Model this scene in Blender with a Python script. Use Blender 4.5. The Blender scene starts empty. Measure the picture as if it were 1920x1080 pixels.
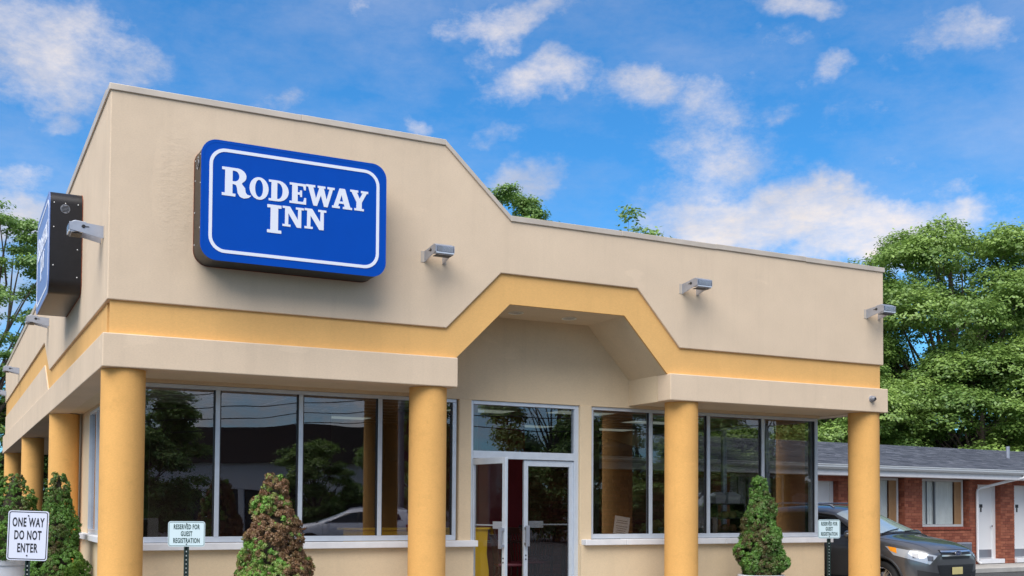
import bpy, bmesh, math, random
import numpy as np
from mathutils import Vector, Matrix, Euler
from mathutils.bvhtree import BVHTree
R_ = math.radians
random.seed(7)
SC = bpy.context.scene
COL = SC.collection

# ------------------------------------------------------------------ camera, world, sun, exposure
cam_d = bpy.data.cameras.new('camera')
cam = bpy.data.objects.new('camera', cam_d); COL.objects.link(cam)
SC.camera = cam
_y, _p, _r = 0.472, 0.034, 0.006
fwd = Vector((math.sin(_y)*math.cos(_p), math.cos(_y)*math.cos(_p), math.sin(_p)))
rt = Vector((math.cos(_y), -math.sin(_y), 0)); up = rt.cross(fwd)
rt2 = rt*math.cos(_r)+up*math.sin(_r); up2 = -rt*math.sin(_r)+up*math.cos(_r)
m = Matrix((rt2, up2, -fwd)).transposed().to_4x4()
m.translation = Vector((-1.672, -14.0, 1.5707))
cam.matrix_world = m
cam_d.sensor_width = 36; cam_d.lens = 2076.19/1920*36
cam_d.shift_y = (879.284-540)/1920
cam_d.clip_start = .1; cam_d.clip_end = 3000

SUN_AZ, SUN_EL = R_(228), R_(54)     # compass-like: 0 = +y, 90 = +x
SKY_STRENGTH = .085
CLOUD_LIGHT = 4.15
SC.view_settings.view_transform = 'Standard'
try: SC.view_settings.look = 'None'
except Exception: pass
SC.view_settings.gamma = 1; SC.view_settings.use_curve_mapping = False
SC.view_settings.exposure = 1.48

def build_world():
    w = bpy.data.worlds.new('World'); SC.world = w; w.use_nodes = True
    nt = w.node_tree; nt.nodes.clear(); N = nt.nodes.new; L = nt.links.new
    out = N('ShaderNodeOutputWorld'); bg = N('ShaderNodeBackground'); L(bg.outputs[0], out.inputs[0])
    bg.inputs[1].default_value = SKY_STRENGTH
    sky = N('ShaderNodeTexSky'); sky.sky_type = 'NISHITA'; sky.sun_disc = False
    sky.sun_elevation = SUN_EL; sky.sun_rotation = SUN_AZ
    sky.dust_density = .6; sky.ozone_density = 2.0; sky.air_density = 1.0
    tint = N('ShaderNodeMix'); tint.data_type = 'RGBA'; tint.blend_type = 'MULTIPLY'; tint.inputs[0].default_value = 1
    L(sky.outputs[0], tint.inputs[6]); tint.inputs[7].default_value = (.18, .53, .78, 1)
    tc = N('ShaderNodeTexCoord')
    def noise(scale, det, rough, stretch=(1, 1, 1), src=None):
        mp = N('ShaderNodeMapping'); mp.inputs['Scale'].default_value = stretch
        L((src or tc.outputs['Generated']), mp.inputs[0])
        n = N('ShaderNodeTexNoise'); n.inputs['Scale'].default_value = scale
        n.inputs['Detail'].default_value = det; n.inputs['Roughness'].default_value = rough
        L(mp.outputs[0], n.inputs['Vector']); return n
    def math_(op, a, b=None, clamp=False):
        n = N('ShaderNodeMath'); n.operation = op; n.use_clamp = clamp
        for i, v in enumerate((a, b)):
            if v is None: continue
            if isinstance(v, (int, float)): n.inputs[i].default_value = v
            else: L(v, n.inputs[i])
        return n.outputs[0]
    # a ragged edge: push the direction about with coarse and fine noise before asking which cloud it is in
    wn = noise(7, 5, .62)
    sub = N('ShaderNodeVectorMath'); sub.operation = 'SUBTRACT'; L(wn.outputs['Color'], sub.inputs[0]); sub.inputs[1].default_value = (.5, .5, .5)
    sc = N('ShaderNodeVectorMath'); sc.operation = 'SCALE'; L(sub.outputs[0], sc.inputs[0]); sc.inputs['Scale'].default_value = .11
    ad = N('ShaderNodeVectorMath'); ad.operation = 'ADD'; L(tc.outputs['Generated'], ad.inputs[0]); L(sc.outputs[0], ad.inputs[1])
    V = ad.outputs[0]
    def blob(az, el, sx, sz, w, sy=.5, src=None):
        mp = N('ShaderNodeMapping'); mp.vector_type = 'TEXTURE'
        a, e = R_(az), R_(el)
        mp.inputs['Location'].default_value = (math.sin(a)*math.cos(e), math.cos(a)*math.cos(e), math.sin(e))
        mp.inputs['Rotation'].default_value = (e, 0, -a)
        mp.inputs['Scale'].default_value = (sx, sy, sz)
        L(src or V, mp.inputs[0])
        ln = N('ShaderNodeVectorMath'); ln.operation = 'LENGTH'; L(mp.outputs[0], ln.inputs[0])
        mr = N('ShaderNodeMapRange'); mr.interpolation_type = 'SMOOTHSTEP'
        mr.inputs[1].default_value = 1.55; mr.inputs[2].default_value = .15
        mr.inputs[3].default_value = 0; mr.inputs[4].default_value = w
        L(ln.outputs['Value'], mr.inputs[0]); return mr.outputs[0]
    CL = [(3.7,21.1,.079,.040,1.0),(7.3,21.1,.047,.026,.75),(18.7,23.9,.027,.012,.6),(27.2,24.4,.085,.021,.9),(23.3,23.9,.031,.018,.6),
          (28.9,21.4,.048,.024,1.0),(34.2,20.8,.050,.026,.78),(36.9,19.8,.045,.040,.80),(37.6,17.3,.060,.052,.72),(36.9,15.1,.065,.030,.72),
          (42.9,21.1,.026,.014,.75),(41.2,24.1,.043,.013,.9),(49.2,22.7,.063,.021,.8),(40.1,22.5,.031,.012,.5),(40.1,19.9,.040,.016,.55),
          (38.8,13.7,.095,.028,1.3),(42.2,14.5,.060,.036,1.45),(45.2,13.3,.085,.034,1.45),(48.3,14.1,.036,.024,1.1),(47.7,15.9,.044,.022,.55),
          (28.1,16.6,.037,.021,.85),(21.8,19.1,.023,.010,.6),(26.0,18.9,.037,.012,.5),(2.2,13.2,.060,.032,1.1),(2.4,15.3,.040,.022,.85),
          (4.4,18.4,.021,.013,.65),(14.8,19.8,.027,.013,.5),(44.3,19.3,.035,.018,.45),(25.2,22.7,.023,.014,.5),(51.5,12.6,.03,.03,.6),(1.0,9.5,.07,.045,1.3),(5.5,6.5,.08,.04,1.0)]
    tot = None
    for c in CL:
        b = blob(*c); tot = b if tot is None else math_('MAXIMUM', tot, b)
    # beyond those clouds the sky goes on as broken cloud
    here = blob(27, 18, .62, .36, 1.0, 1.0, tc.outputs['Generated'])
    rest = math_('SUBTRACT', 1.0, here, True)
    cov = noise(1.6, 4, .55, (1, 1, 2.0))
    covm = N('ShaderNodeMapRange'); covm.inputs[1].default_value = .22; covm.inputs[2].default_value = .5; L(cov.outputs['Fac'], covm.inputs[0])
    tot = math_('MAXIMUM', tot, math_('MULTIPLY', math_('MULTIPLY', rest, covm.outputs[0]), .95))
    fb = noise(11, 11, .72, (1, 1, 1.7))
    d = math_('ADD', tot, math_('MULTIPLY', math_('SUBTRACT', fb.outputs['Fac'], .5), 2.0))
    den = N('ShaderNodeMapRange'); den.interpolation_type = 'SMOOTHSTEP'
    den.inputs[1].default_value = .2; den.inputs[2].default_value = 1.3; L(d, den.inputs[0])
    veil = noise(4.5, 10, .68, (1, 1, 2.2))
    vm = N('ShaderNodeMapRange'); vm.inputs[1].default_value = .42; vm.inputs[2].default_value = .85; vm.inputs[4].default_value = .32; L(veil.outputs['Fac'], vm.inputs[0])
    wisp = noise(15, 9, .7, (1, 1, 2.4))
    wm = N('ShaderNodeMapRange'); wm.inputs[1].default_value = .36; wm.inputs[2].default_value = .6; wm.inputs[3].default_value = .58; wm.inputs[4].default_value = .97; L(wisp.outputs['Fac'], wm.inputs[0])
    fac = math_('MAXIMUM', math_('MULTIPLY', den.outputs[0], wm.outputs[0]), vm.outputs[0])
    shade = noise(5.5, 5, .6, (1, 1, 1.4))
    sm = N('ShaderNodeMapRange'); sm.inputs[1].default_value = .36; sm.inputs[2].default_value = .62; L(shade.outputs['Fac'], sm.inputs[0])
    cc = N('ShaderNodeMix'); cc.data_type = 'RGBA'; L(sm.outputs[0], cc.inputs[0])
    k = CLOUD_LIGHT
    cc.inputs[6].default_value = (.60*k, .61*k, .68*k, 1); cc.inputs[7].default_value = (1.0*k, .915*k, .875*k, 1)
    mx = N('ShaderNodeMix'); mx.data_type = 'RGBA'
    L(fac, mx.inputs[0]); L(tint.outputs[2], mx.inputs[6]); L(cc.outputs[2], mx.inputs[7])
    L(mx.outputs[2], bg.inputs[0])
build_world()

sun_d = bpy.data.lights.new('sun', 'SUN'); sun = bpy.data.objects.new('sun', sun_d); COL.objects.link(sun)
sun_d.energy = 1.75; sun_d.angle = R_(62); sun_d.color = (1, .955, .89)
sdir = Vector((math.sin(SUN_AZ)*math.cos(SUN_EL), math.cos(SUN_AZ)*math.cos(SUN_EL), math.sin(SUN_EL)))
sun.rotation_euler = sdir.to_track_quat('Z', 'Y').to_euler()
sun['kind'] = 'structure'

# ------------------------------------------------------------------ materials
MATS = {}
def mat(name, color, rough=.6, metal=0, bump=0, bscale=40, var=0, vscale=3, spec=.5, emit=None, estr=0, coat=0, streak=0, detail=6, bdist=.01):
    if name in MATS: return MATS[name]
    mt = bpy.data.materials.new(name); mt.use_nodes = True; MATS[name] = mt
    nt = mt.node_tree; N = nt.nodes.new; L = nt.links.new
    b = nt.nodes['Principled BSDF']
    b.inputs['Base Color'].default_value = (*color, 1); b.inputs['Roughness'].default_value = rough
    b.inputs['Metallic'].default_value = metal; b.inputs['Specular IOR Level'].default_value = spec
    if coat: b.inputs['Coat Weight'].default_value = coat; b.inputs['Coat Roughness'].default_value = .04
    if emit: b.inputs['Emission Color'].default_value = (*emit, 1); b.inputs['Emission Strength'].default_value = estr
    tc = N('ShaderNodeTexCoord')
    src = None
    if var:
        n = N('ShaderNodeTexNoise'); n.inputs['Scale'].default_value = vscale; n.inputs['Detail'].default_value = detail; n.inputs['Roughness'].default_value = .6
        L(tc.outputs['Object'], n.inputs['Vector'])
        mr = N('ShaderNodeMapRange'); mr.inputs[1].default_value = .3; mr.inputs[2].default_value = .7
        mr.inputs[3].default_value = 1-var; mr.inputs[4].default_value = 1+var*.6; L(n.outputs['Fac'], mr.inputs[0])
        val = mr.outputs[0]
        if streak:
            mp = N('ShaderNodeMapping'); mp.inputs['Scale'].default_value = (2.6, 2.6, .16); L(tc.outputs['Object'], mp.inputs[0])
            n2 = N('ShaderNodeTexNoise'); n2.inputs['Scale'].default_value = 2.2; n2.inputs['Detail'].default_value = 5; L(mp.outputs[0], n2.inputs['Vector'])
            m2 = N('ShaderNodeMapRange'); m2.inputs[1].default_value = .5; m2.inputs[2].default_value = .8; m2.inputs[3].default_value = 1; m2.inputs[4].default_value = 1-streak
            L(n2.outputs['Fac'], m2.inputs[0])
            mu = N('ShaderNodeMath'); mu.operation = 'MULTIPLY'; L(val, mu.inputs[0]); L(m2.outputs[0], mu.inputs[1]); val = mu.outputs[0]
        vm = N('ShaderNodeVectorMath'); vm.operation = 'SCALE'; vm.inputs[0].default_value = color; L(val, vm.inputs['Scale'])
        L(vm.outputs[0], b.inputs['Base Color'])
    if bump:
        n = N('ShaderNodeTexNoise'); n.inputs['Scale'].default_value = bscale; n.inputs['Detail'].default_value = 8; n.inputs['Roughness'].default_value = .65
        L(tc.outputs['Object'], n.inputs['Vector'])
        bp = N('ShaderNodeBump'); bp.inputs['Strength'].default_value = bump; bp.inputs['Distance'].default_value = bdist
        L(n.outputs['Fac'], bp.inputs['Height']); L(bp.outputs[0], b.inputs['Normal'])
    return mt

def stucco(name, color, patch=False, wear=0):
    """trowelled render: fine grain plus slow trowel waves, faint run-off streaks and blotches"""
    mt = bpy.data.materials.new(name); mt.use_nodes = True; MATS[name] = mt
    nt = mt.node_tree; N = nt.nodes.new; L = nt.links.new; b = nt.nodes['Principled BSDF']
    b.inputs['Roughness'].default_value = .88; b.inputs['Specular IOR Level'].default_value = .25
    tc = N('ShaderNodeTexCoord'); O = tc.outputs['Object']
    def noi(s, d, r=.6, st=(1, 1, 1)):
        mp = N('ShaderNodeMapping'); mp.inputs['Scale'].default_value = st; L(O, mp.inputs[0])
        n = N('ShaderNodeTexNoise'); n.inputs['Scale'].default_value = s; n.inputs['Detail'].default_value = d; n.inputs['Roughness'].default_value = r
        L(mp.outputs[0], n.inputs['Vector']); return n.outputs['Fac']
    def rng(s, a, b_, c, d):
        m_ = N('ShaderNodeMapRange'); m_.inputs[1].default_value = a; m_.inputs[2].default_value = b_; m_.inputs[3].default_value = c; m_.inputs[4].default_value = d
        L(s, m_.inputs[0]); return m_.outputs[0]
    def mul(a, b_):
        m_ = N('ShaderNodeMath'); m_.operation = 'MULTIPLY'; L(a, m_.inputs[0]); L(b_, m_.inputs[1]); return m_.outputs[0]
    v = mul(rng(noi(.9, 6), .3, .7, .94, 1.05), rng(noi(2.0, 5, .6, (2.4, 2.4, .14)), .52, .82, 1.0, .93))
    v = mul(v, rng(noi(38, 5, .75, (1, 1, 2.6)), .3, .7, .92, 1.07))
    v = mul(v, rng(noi(4.3, 7, .75), .66, .78, 1.0, .93))
    v = mul(v, rng(noi(1.1, 8, .5, (1, 1, 2.2)), .64, .68, 1.0, 1.055))
    if wear: v = mul(mul(v, rng(noi(3.1, 9, .75), .52, .74, 1.0, 1-wear)), rng(noi(16, 6, .7, (1, 1, .5)), .62, .72, 1.0, 1-wear))
    vm = N('ShaderNodeVectorMath'); vm.operation = 'SCALE'; vm.inputs[0].default_value = color; L(v, vm.inputs['Scale']); L(vm.outputs[0], b.inputs['Base Color'])
    h1 = noi(90, 6, .7, (1, 1, 1.8)); h2 = noi(5, 4)
    bp = N('ShaderNodeBump'); bp.inputs['Strength'].default_value = .35; bp.inputs['Distance'].default_value = .006; L(h1, bp.inputs['Height'])
    bp2 = N('ShaderNodeBump'); bp2.inputs['Strength'].default_value = .16; bp2.inputs['Distance'].default_value = .02; L(h2, bp2.inputs['Height']); L(bp.outputs[0], bp2.inputs['Normal'])
    last = bp2
    if patch:    # the rough, re-plastered strip left of the sign
        mp = N('ShaderNodeMapping'); mp.vector_type = 'TEXTURE'; mp.inputs['Location'].default_value = (.77, 0, 5.45); mp.inputs['Scale'].default_value = (.22, 1, .75); L(O, mp.inputs[0])
        ln = N('ShaderNodeVectorMath'); ln.operation = 'LENGTH'; L(mp.outputs[0], ln.inputs[0])
        ms = rng(ln.outputs['Value'], .8, 1.25, 1, 0)
        n3 = noi(6, 7, .75, (1, 1, 1.7)); hh = mul(n3, ms)
        bp3 = N('ShaderNodeBump'); bp3.inputs['Strength'].default_value = .26; bp3.inputs['Distance'].default_value = .035; L(hh, bp3.inputs['Height']); L(bp2.outputs[0], bp3.inputs['Normal']); last = bp3
    L(last.outputs[0], b.inputs['Normal'])
    return mt
BEIGE = stucco('beige_stucco', (.74, .575, .415), True)
BEIGE2 = stucco('tan_stucco', (.72, .56, .37))  # yellow raised to carry the warm bounce light on the header walls
ORANGE = stucco('orange_stucco', (.80, .46, .165))
ORANGE2 = stucco('ochre_column_stucco', (.80, .43, .135), wear=.13)
COPING = mat('coping_metal', (.66, .56, .46), .45, .3, var=.15, vscale=2)
TRIM_W = mat('white_trim', (.78, .77, .78), .5, bump=.1, bscale=30, var=.08, vscale=5)
ALU = mat('aluminium', (.66, .71, .78), .38, .35, var=.08, vscale=6)
ALU_D = mat('dark_aluminium', (.16, .17, .19), .4, .7)
GALV = mat('galvanised', (.44, .46, .52), .42, .7, var=.12, vscale=9)
BLACK = mat('black_plastic', (.015, .015, .017), .45)
SOFFIT = stucco('soffit_stucco', (.72, .565, .38))  # tan made yellower to include warm bounce light in the niche
WHITE = mat('white_paint', (.80, .80, .80), .5)
WHITE_G = mat('white_gloss', (.82, .82, .83), .25, coat=.3)
ASPHALT = mat('asphalt', (.055, .055, .057), .9, bump=.6, bscale=60, var=.3, vscale=1.2)
CONCRETE = mat('concrete', (.42, .40, .37), .85, bump=.3, bscale=35, var=.16, vscale=2.5)
BARK = mat('bark', (.11, .085, .065), .9, bump=.8, bscale=14, var=.3, vscale=6, bdist=.05)
RUBBER = mat('rubber', (.02, .02, .02), .75, bump=.2, bscale=80)
CHROME = mat('chrome', (.75, .75, .77), .12, 1)
CARPAINT = mat('grey_car_paint', (.12, .122, .13), .28, .6, coat=1.0)
CARWHITE = mat('white_car_paint', (.86, .85, .88), .3, coat=.8)
CARGLASS = mat('dark_car_glass', (.012, .014, .016), .04, spec=.9)
WSGLASS = mat('windscreen_glass', (.48, .58, .60), .06, spec=1.0, coat=1.0)  # pale base colour stands in for sky reflected in the windscreen
CLADDING = mat('black_cladding', (.022, .022, .024), .6)
LENS = mat('clear_lens', (.42, .45, .49), .12, .3, coat=1)
AMBER = mat('amber_lens', (.80, .28, .02), .15, coat=1)
BLUE = mat('sign_blue', (.0, .070, .44), .42, var=.05, vscale=2, spec=.12)
SIGNWHITE = mat('sign_white', (.80, .82, .90), .4)
SIGNBOX = mat('sign_box_black', (.009, .008, .010), .38, .2, var=.25, vscale=8)
RUST = mat('rusty_edge', (.25, .07, .03), .8, var=.4, vscale=20)
REDWALL = mat('dark_red_wall', (.30, .012, .02), .6, var=.1)
YELLOW = mat('yellow_laminate', (.85, .52, .01), .35)
DARKWOOD = mat('dark_wood', (.045, .012, .008), .3, var=.3, vscale=10)
MAROON = mat('maroon_vinyl', (.10, .012, .02), .4)
INTW = mat('inside_wall_paint', (.20, .145, .10), .7)
INTD = mat('dark_inside_wall', (.085, .04, .035), .7)
TILE = mat('ceiling_tile', (.42, .39, .35), .9, bump=.3, bscale=50)
FLOOR_M = mat('floor_tile', (.14, .10, .08), .35, var=.2)
TROFFER = mat('lamp_diffuser', (.85, .9, .85), .5, emit=(.85, 1, .88), estr=.1)
BRICK = None
MORTAR = mat('mortar', (.20, .085, .055), .9, var=.15, vscale=6)
ROOFM = mat('roof_felt', (.07, .078, .095), .9, bump=.5, bscale=50)
CURTAIN = mat('curtain_cloth', (.66, .68, .66), .8, var=.1, vscale=4)
OCHRE_TRIM = mat('ochre_wood', (.36, .20, .09), .6, var=.2)
WIRE = mat('wire_black', (.01, .01, .01), .6)

def brick_mat():
    mt = bpy.data.materials.new('red_brick'); mt.use_nodes = True; nt = mt.node_tree; N = nt.nodes.new; L = nt.links.new; b = nt.nodes['Principled BSDF']
    b.inputs['Roughness'].default_value = .85
    at = N('ShaderNodeAttribute'); at.attribute_name = 'tone'
    cr = N('ShaderNodeValToRGB'); cr.color_ramp.elements[0].color = (.22, .058, .032, 1); cr.color_ramp.elements[1].color = (.38, .125, .068, 1)
    L(at.outputs['Fac'], cr.inputs[0]); L(cr.outputs[0], b.inputs['Base Color'])
    return mt
BRICK = brick_mat()
def shingle_mat():
    mt = bpy.data.materials.new('slate_shingle'); mt.use_nodes = True; nt = mt.node_tree; N = nt.nodes.new; L = nt.links.new; b = nt.nodes['Principled BSDF']
    b.inputs['Roughness'].default_value = .9
    at = N('ShaderNodeAttribute'); at.attribute_name = 'tone'
    cr = N('ShaderNodeValToRGB'); cr.color_ramp.elements[0].color = (.050, .058, .078, 1); cr.color_ramp.elements[1].color = (.125, .135, .165, 1)
    L(at.outputs['Fac'], cr.inputs[0]); L(cr.outputs[0], b.inputs['Base Color'])
    return mt
SHINGLE = shingle_mat()

def leaf_mat(name, c0, c1, c2=None, trans=.35):
    mt = bpy.data.materials.new(name); mt.use_nodes = True; nt = mt.node_tree; N = nt.nodes.new; L = nt.links.new; nt.nodes.clear()
    at = N('ShaderNodeAttribute'); at.attribute_name = 'tone'
    cr = N('ShaderNodeValToRGB'); cr.color_ramp.elements[0].color = (*c0, 1); cr.color_ramp.elements[1].color = (*c1, 1)
    if c2: e = cr.color_ramp.elements.new(.5); e.color = (*c2, 1)
    L(at.outputs['Fac'], cr.inputs[0])
    d = N('ShaderNodeBsdfDiffuse'); t = N('ShaderNodeBsdfTranslucent'); g = N('ShaderNodeBsdfGlossy'); g.inputs['Roughness'].default_value = .5
    for s in (d, t): L(cr.outputs[0], s.inputs['Color'])
    mx = N('ShaderNodeMixShader'); mx.inputs[0].default_value = trans; L(d.outputs[0], mx.inputs[1]); L(t.outputs[0], mx.inputs[2])
    m2 = N('ShaderNodeMixShader'); m2.inputs[0].default_value = .05; L(mx.outputs[0], m2.inputs[1]); L(g.outputs[0], m2.inputs[2])
    o = N('ShaderNodeOutputMaterial'); L(m2.outputs[0], o.inputs[0]); return mt
MAPLE = leaf_mat('maple_leaf', (.075, .165, .030), (.35, .50, .115))
LOCUST = leaf_mat('ash_leaf', (.09, .20, .05), (.34, .50, .13))
SPRUCE = leaf_mat('spruce_needle', (.13, .085, .035), (.20, .37, .05), (.09, .22, .03), trans=.15)
BROWNED = leaf_mat('browned_spruce_needle', (.19, .09, .042), (.17, .36, .05), (.27, .165, .072), trans=.15)

def glass_mat(name, tint, gloss_lo=.06, gloss_hi=.9, ior=1.6):
    mt = bpy.data.materials.new(name); mt.use_nodes = True; nt = mt.node_tree; N = nt.nodes.new; L = nt.links.new; nt.nodes.clear()
    t = N('ShaderNodeBsdfTransparent'); t.inputs[0].default_value = (*tint, 1)
    g = N('ShaderNodeBsdfGlossy'); g.inputs['Roughness'].default_value = .0; g.inputs[0].default_value = (.92, .92, .98, 1)
    lw = N('ShaderNodeLayerWeight'); lw.inputs[0].default_value = .5      # facing = 1 - |cos|
    pw = N('ShaderNodeMath'); pw.operation = 'POWER'; pw.inputs[1].default_value = 4.2; L(lw.outputs['Facing'], pw.inputs[0])
    mr = N('ShaderNodeMapRange'); mr.inputs[3].default_value = gloss_lo; mr.inputs[4].default_value = gloss_hi; L(pw.outputs[0], mr.inputs[0])
    tc = N('ShaderNodeTexCoord'); n = N('ShaderNodeTexNoise'); n.inputs['Scale'].default_value = .8; n.inputs['Detail'].default_value = 1; L(tc.outputs['Object'], n.inputs['Vector'])
    bp = N('ShaderNodeBump'); bp.inputs['Strength'].default_value = .06; bp.inputs['Distance'].default_value = .05; L(n.outputs['Fac'], bp.inputs['Height']); L(bp.outputs[0], g.inputs['Normal'])
    mx = N('ShaderNodeMixShader'); L(mr.outputs[0], mx.inputs[0]); L(t.outputs[0], mx.inputs[1]); L(g.outputs[0], mx.inputs[2])
    o = N('ShaderNodeOutputMaterial'); L(mx.outputs[0], o.inputs[0]); return mt
GLASS = glass_mat('tinted_glass', (.78, .77, .76), .11, .95, 1.5)
GLASS_C = glass_mat('curtained_glass', (.96, .97, .97), .0, .35, 1.25)
DOORGLASS = glass_mat('clear_door_glass', (.93, .92, .92), .02, .5)
MIRRORGLASS = glass_mat('lamp_lens_glass', (.4, .45, .55), .35, .95, 1.8)

# ------------------------------------------------------------------ mesh helpers
class MB:
    def __init__(s): s.v = []; s.f = []; s.mi = []
    def add(s, vs, fs, m=0):
        o = len(s.v); s.v += [tuple(v) for v in vs]; s.f += [tuple(i+o for i in f) for f in fs]; s.mi += [m]*len(fs); return s
    def box(s, x0, x1, y0, y1, z0, z1, m=0, M=None):
        vs = [(x, y, z) for x in (x0, x1) for y in (y0, y1) for z in (z0, z1)]
        if M is not None: vs = [tuple(M @ Vector(v)) for v in vs]
        return s.add(vs, [(0, 1, 3, 2), (4, 6, 7, 5), (0, 4, 5, 1), (2, 3, 7, 6), (0, 2, 6, 4), (1, 5, 7, 3)], m)
    def prism(s, poly, axis, a, b, m=0, M=None):
        """poly: 2d points in the two other axes; extruded along axis from a to b"""
        n = len(poly)
        def P(u, v, w): return {'x': (w, u, v), 'y': (u, w, v), 'z': (u, v, w)}[axis]
        vs = [P(u, v, a) for u, v in poly] + [P(u, v, b) for u, v in poly]
        if M is not None: vs = [tuple(M @ Vector(v)) for v in vs]
        fs = [tuple(range(n)), tuple(range(2*n-1, n-1, -1))] + [(i, (i+1) % n, n+(i+1) % n, n+i) for i in range(n)]
        return s.add(vs, fs, m)
    def cyl(s, c, r, h, n=32, axis='z', r2=None, cap=True, m=0, M=None):
        r2 = r if r2 is None else r2
        vs = []
        for k, (rr, hh) in enumerate(((r, 0), (r2, h))):
            for i in range(n):
                a = 2*math.pi*i/n; u, v = rr*math.cos(a), rr*math.sin(a)
                p = {'z': (u, v, hh), 'y': (u, hh, v), 'x': (hh, u, v)}[axis]
                vs.append((c[0]+p[0], c[1]+p[1], c[2]+p[2]))
        if M is not None: vs = [tuple(M @ Vector(v)) for v in vs]
        fs = [(i, (i+1) % n, n+(i+1) % n, n+i) for i in range(n)]
        if cap: fs += [tuple(range(n-1, -1, -1)), tuple(range(n, 2*n))]
        return s.add(vs, fs, m)
    def lathe(s, prof, n=32, c=(0, 0, 0), axis='z', m=0, M=None):
        vs = []
        for r, h in prof:
            for i in range(n):
                a = 2*math.pi*i/n; u, v = r*math.cos(a), r*math.sin(a)
                p = {'z': (u, v, h), 'y': (u, h, v), 'x': (h, u, v)}[axis]
                vs.append((c[0]+p[0], c[1]+p[1], c[2]+p[2]))
        if M is not None: vs = [tuple(M @ Vector(v)) for v in vs]
        fs = []
        for k in range(len(prof)-1):
            fs += [(k*n+i, k*n+(i+1) % n, (k+1)*n+(i+1) % n, (k+1)*n+i) for i in range(n)]
        return s.add(vs, fs, m)
    def tube(s, pts, r, n=8, m=0, cap=True):
        pts = [Vector(p) for p in pts]; rs = r if isinstance(r, (list, tuple)) else [r]*len(pts)
        o = len(s.v); prev = None; vs = []
        for i, p in enumerate(pts):
            t = (pts[min(i+1, len(pts)-1)]-pts[max(i-1, 0)]).normalized()
            if prev is None:
                prev = t.orthogonal().normalized()
            prev = (prev - t*prev.dot(t)).normalized(); b = t.cross(prev)
            for k in range(n):
                a = 2*math.pi*k/n; vs.append(tuple(p+(prev*math.cos(a)+b*math.sin(a))*rs[i]))
        fs = []
        for i in range(len(pts)-1):
            fs += [(i*n+k, i*n+(k+1) % n, (i+1)*n+(k+1) % n, (i+1)*n+k) for k in range(n)]
        if cap: fs += [tuple(range(n-1, -1, -1)), tuple(range((len(pts)-1)*n, len(pts)*n))]
        return s.add(vs, fs, m)
    def quad(s, a, b, c, d, m=0): return s.add([a, b, c, d], [(0, 1, 2, 3)], m)
    def build(s, name, mats, parent=None, smooth=False, loc=None, bevel=0, seg=2):
        me = bpy.data.meshes.new(name); me.from_pydata(s.v, [], s.f)
        if not isinstance(mats, (list, tuple)): mats = [mats]
        for mm in mats: me.materials.append(mm)
        if len(mats) > 1: me.polygons.foreach_set('material_index', s.mi)
        bm = bmesh.new(); bm.from_mesh(me); bmesh.ops.recalc_face_normals(bm, faces=bm.faces); bm.to_mesh(me); bm.free()
        if smooth:
            me.polygons.foreach_set('use_smooth', [True]*len(me.polygons))
            try: me.set_sharp_from_angle(angle=R_(40))
            except Exception: pass
        o = bpy.data.objects.new(name, me); COL.objects.link(o)
        if parent: o.parent = parent
        if loc is not None: o.location = loc
        if bevel:
            md = o.modifiers.new('bevel', 'BEVEL'); md.width = bevel; md.segments = seg; md.limit_method = 'ANGLE'; md.angle_limit = R_(40)
        return o
def tag(o, label=None, cat=None, group=None, kind=None):
    if label: o['label'] = label
    if cat: o['category'] = cat
    if group: o['group'] = group
    if kind: o['kind'] = kind
    return o
def empty(name, loc=(0, 0, 0), rz=0, label=None, cat=None, group=None):
    o = bpy.data.objects.new(name, None); COL.objects.link(o); o.location = loc; o.rotation_euler = (0, 0, rz); o.empty_display_size = .2
    return tag(o, label, cat, group)
def copy_tree(o, parent=None):
    c = o.copy(); COL.objects.link(c); c.parent = parent
    for ch in list(o.children): copy_tree(ch, c)
    return c
def place(o, loc, rz=0, label=None):
    o.location = loc; o.rotation_euler = (0, 0, rz)
    if label: o['label'] = label
    return o
def text_obj(txt, size, mt, name='lettering', parent=None, loc=(0, 0, 0), rot=(R_(90), 0, 0), sx=1.0, bold=0.0, extrude=.0008, spacing=1.0, align='CENTER', shear=0):
    cu = bpy.data.curves.new(name, 'FONT'); cu.body = txt; cu.size = size; cu.align_x = align; cu.align_y = 'CENTER'
    cu.offset = bold; cu.extrude = extrude; cu.space_character = spacing; cu.shear = shear; cu.resolution_u = 4
    t = bpy.data.objects.new(name, cu); COL.objects.link(t)
    bpy.context.view_layer.update()
    me = bpy.data.meshes.new_from_object(t.evaluated_get(bpy.context.evaluated_depsgraph_get()))
    bpy.data.objects.remove(t); bpy.data.curves.remove(cu)
    me.materials.clear(); me.materials.append(mt)
    me.transform(Matrix.Diagonal((sx, 1, 1, 1)))
    o = bpy.data.objects.new(name, me); COL.objects.link(o); o.parent = parent; o.location = loc; o.rotation_euler = rot
    return o

# ------------------------------------------------------------------ setting: ground
GZ = -.15
g = MB(); g.box(-900, 900, -900, 900, GZ-.5, GZ); tag(g.build('ground', ASPHALT), kind='structure')
def slab_poly(poly, z0, z1, name, mt):
    mb = MB(); mb.prism(poly, 'z', z0, z1); return tag(mb.build(name, mt, bevel=.012), kind='structure')
slab_poly([(-.6, -.75), (13.3, -.75), (13.3, 8.4), (-.6, 8.4)], GZ+.004, 0.0, 'pavement', mat('worn_pavement', (.38, .355, .31), .85, bump=.3, bscale=35, var=.16, vscale=2.5))

slab_poly([(13.31, -9), (60, -9), (60, 12), (13.31, 12)], GZ+.004, -.03, 'parking_lot', ASPHALT)

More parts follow.
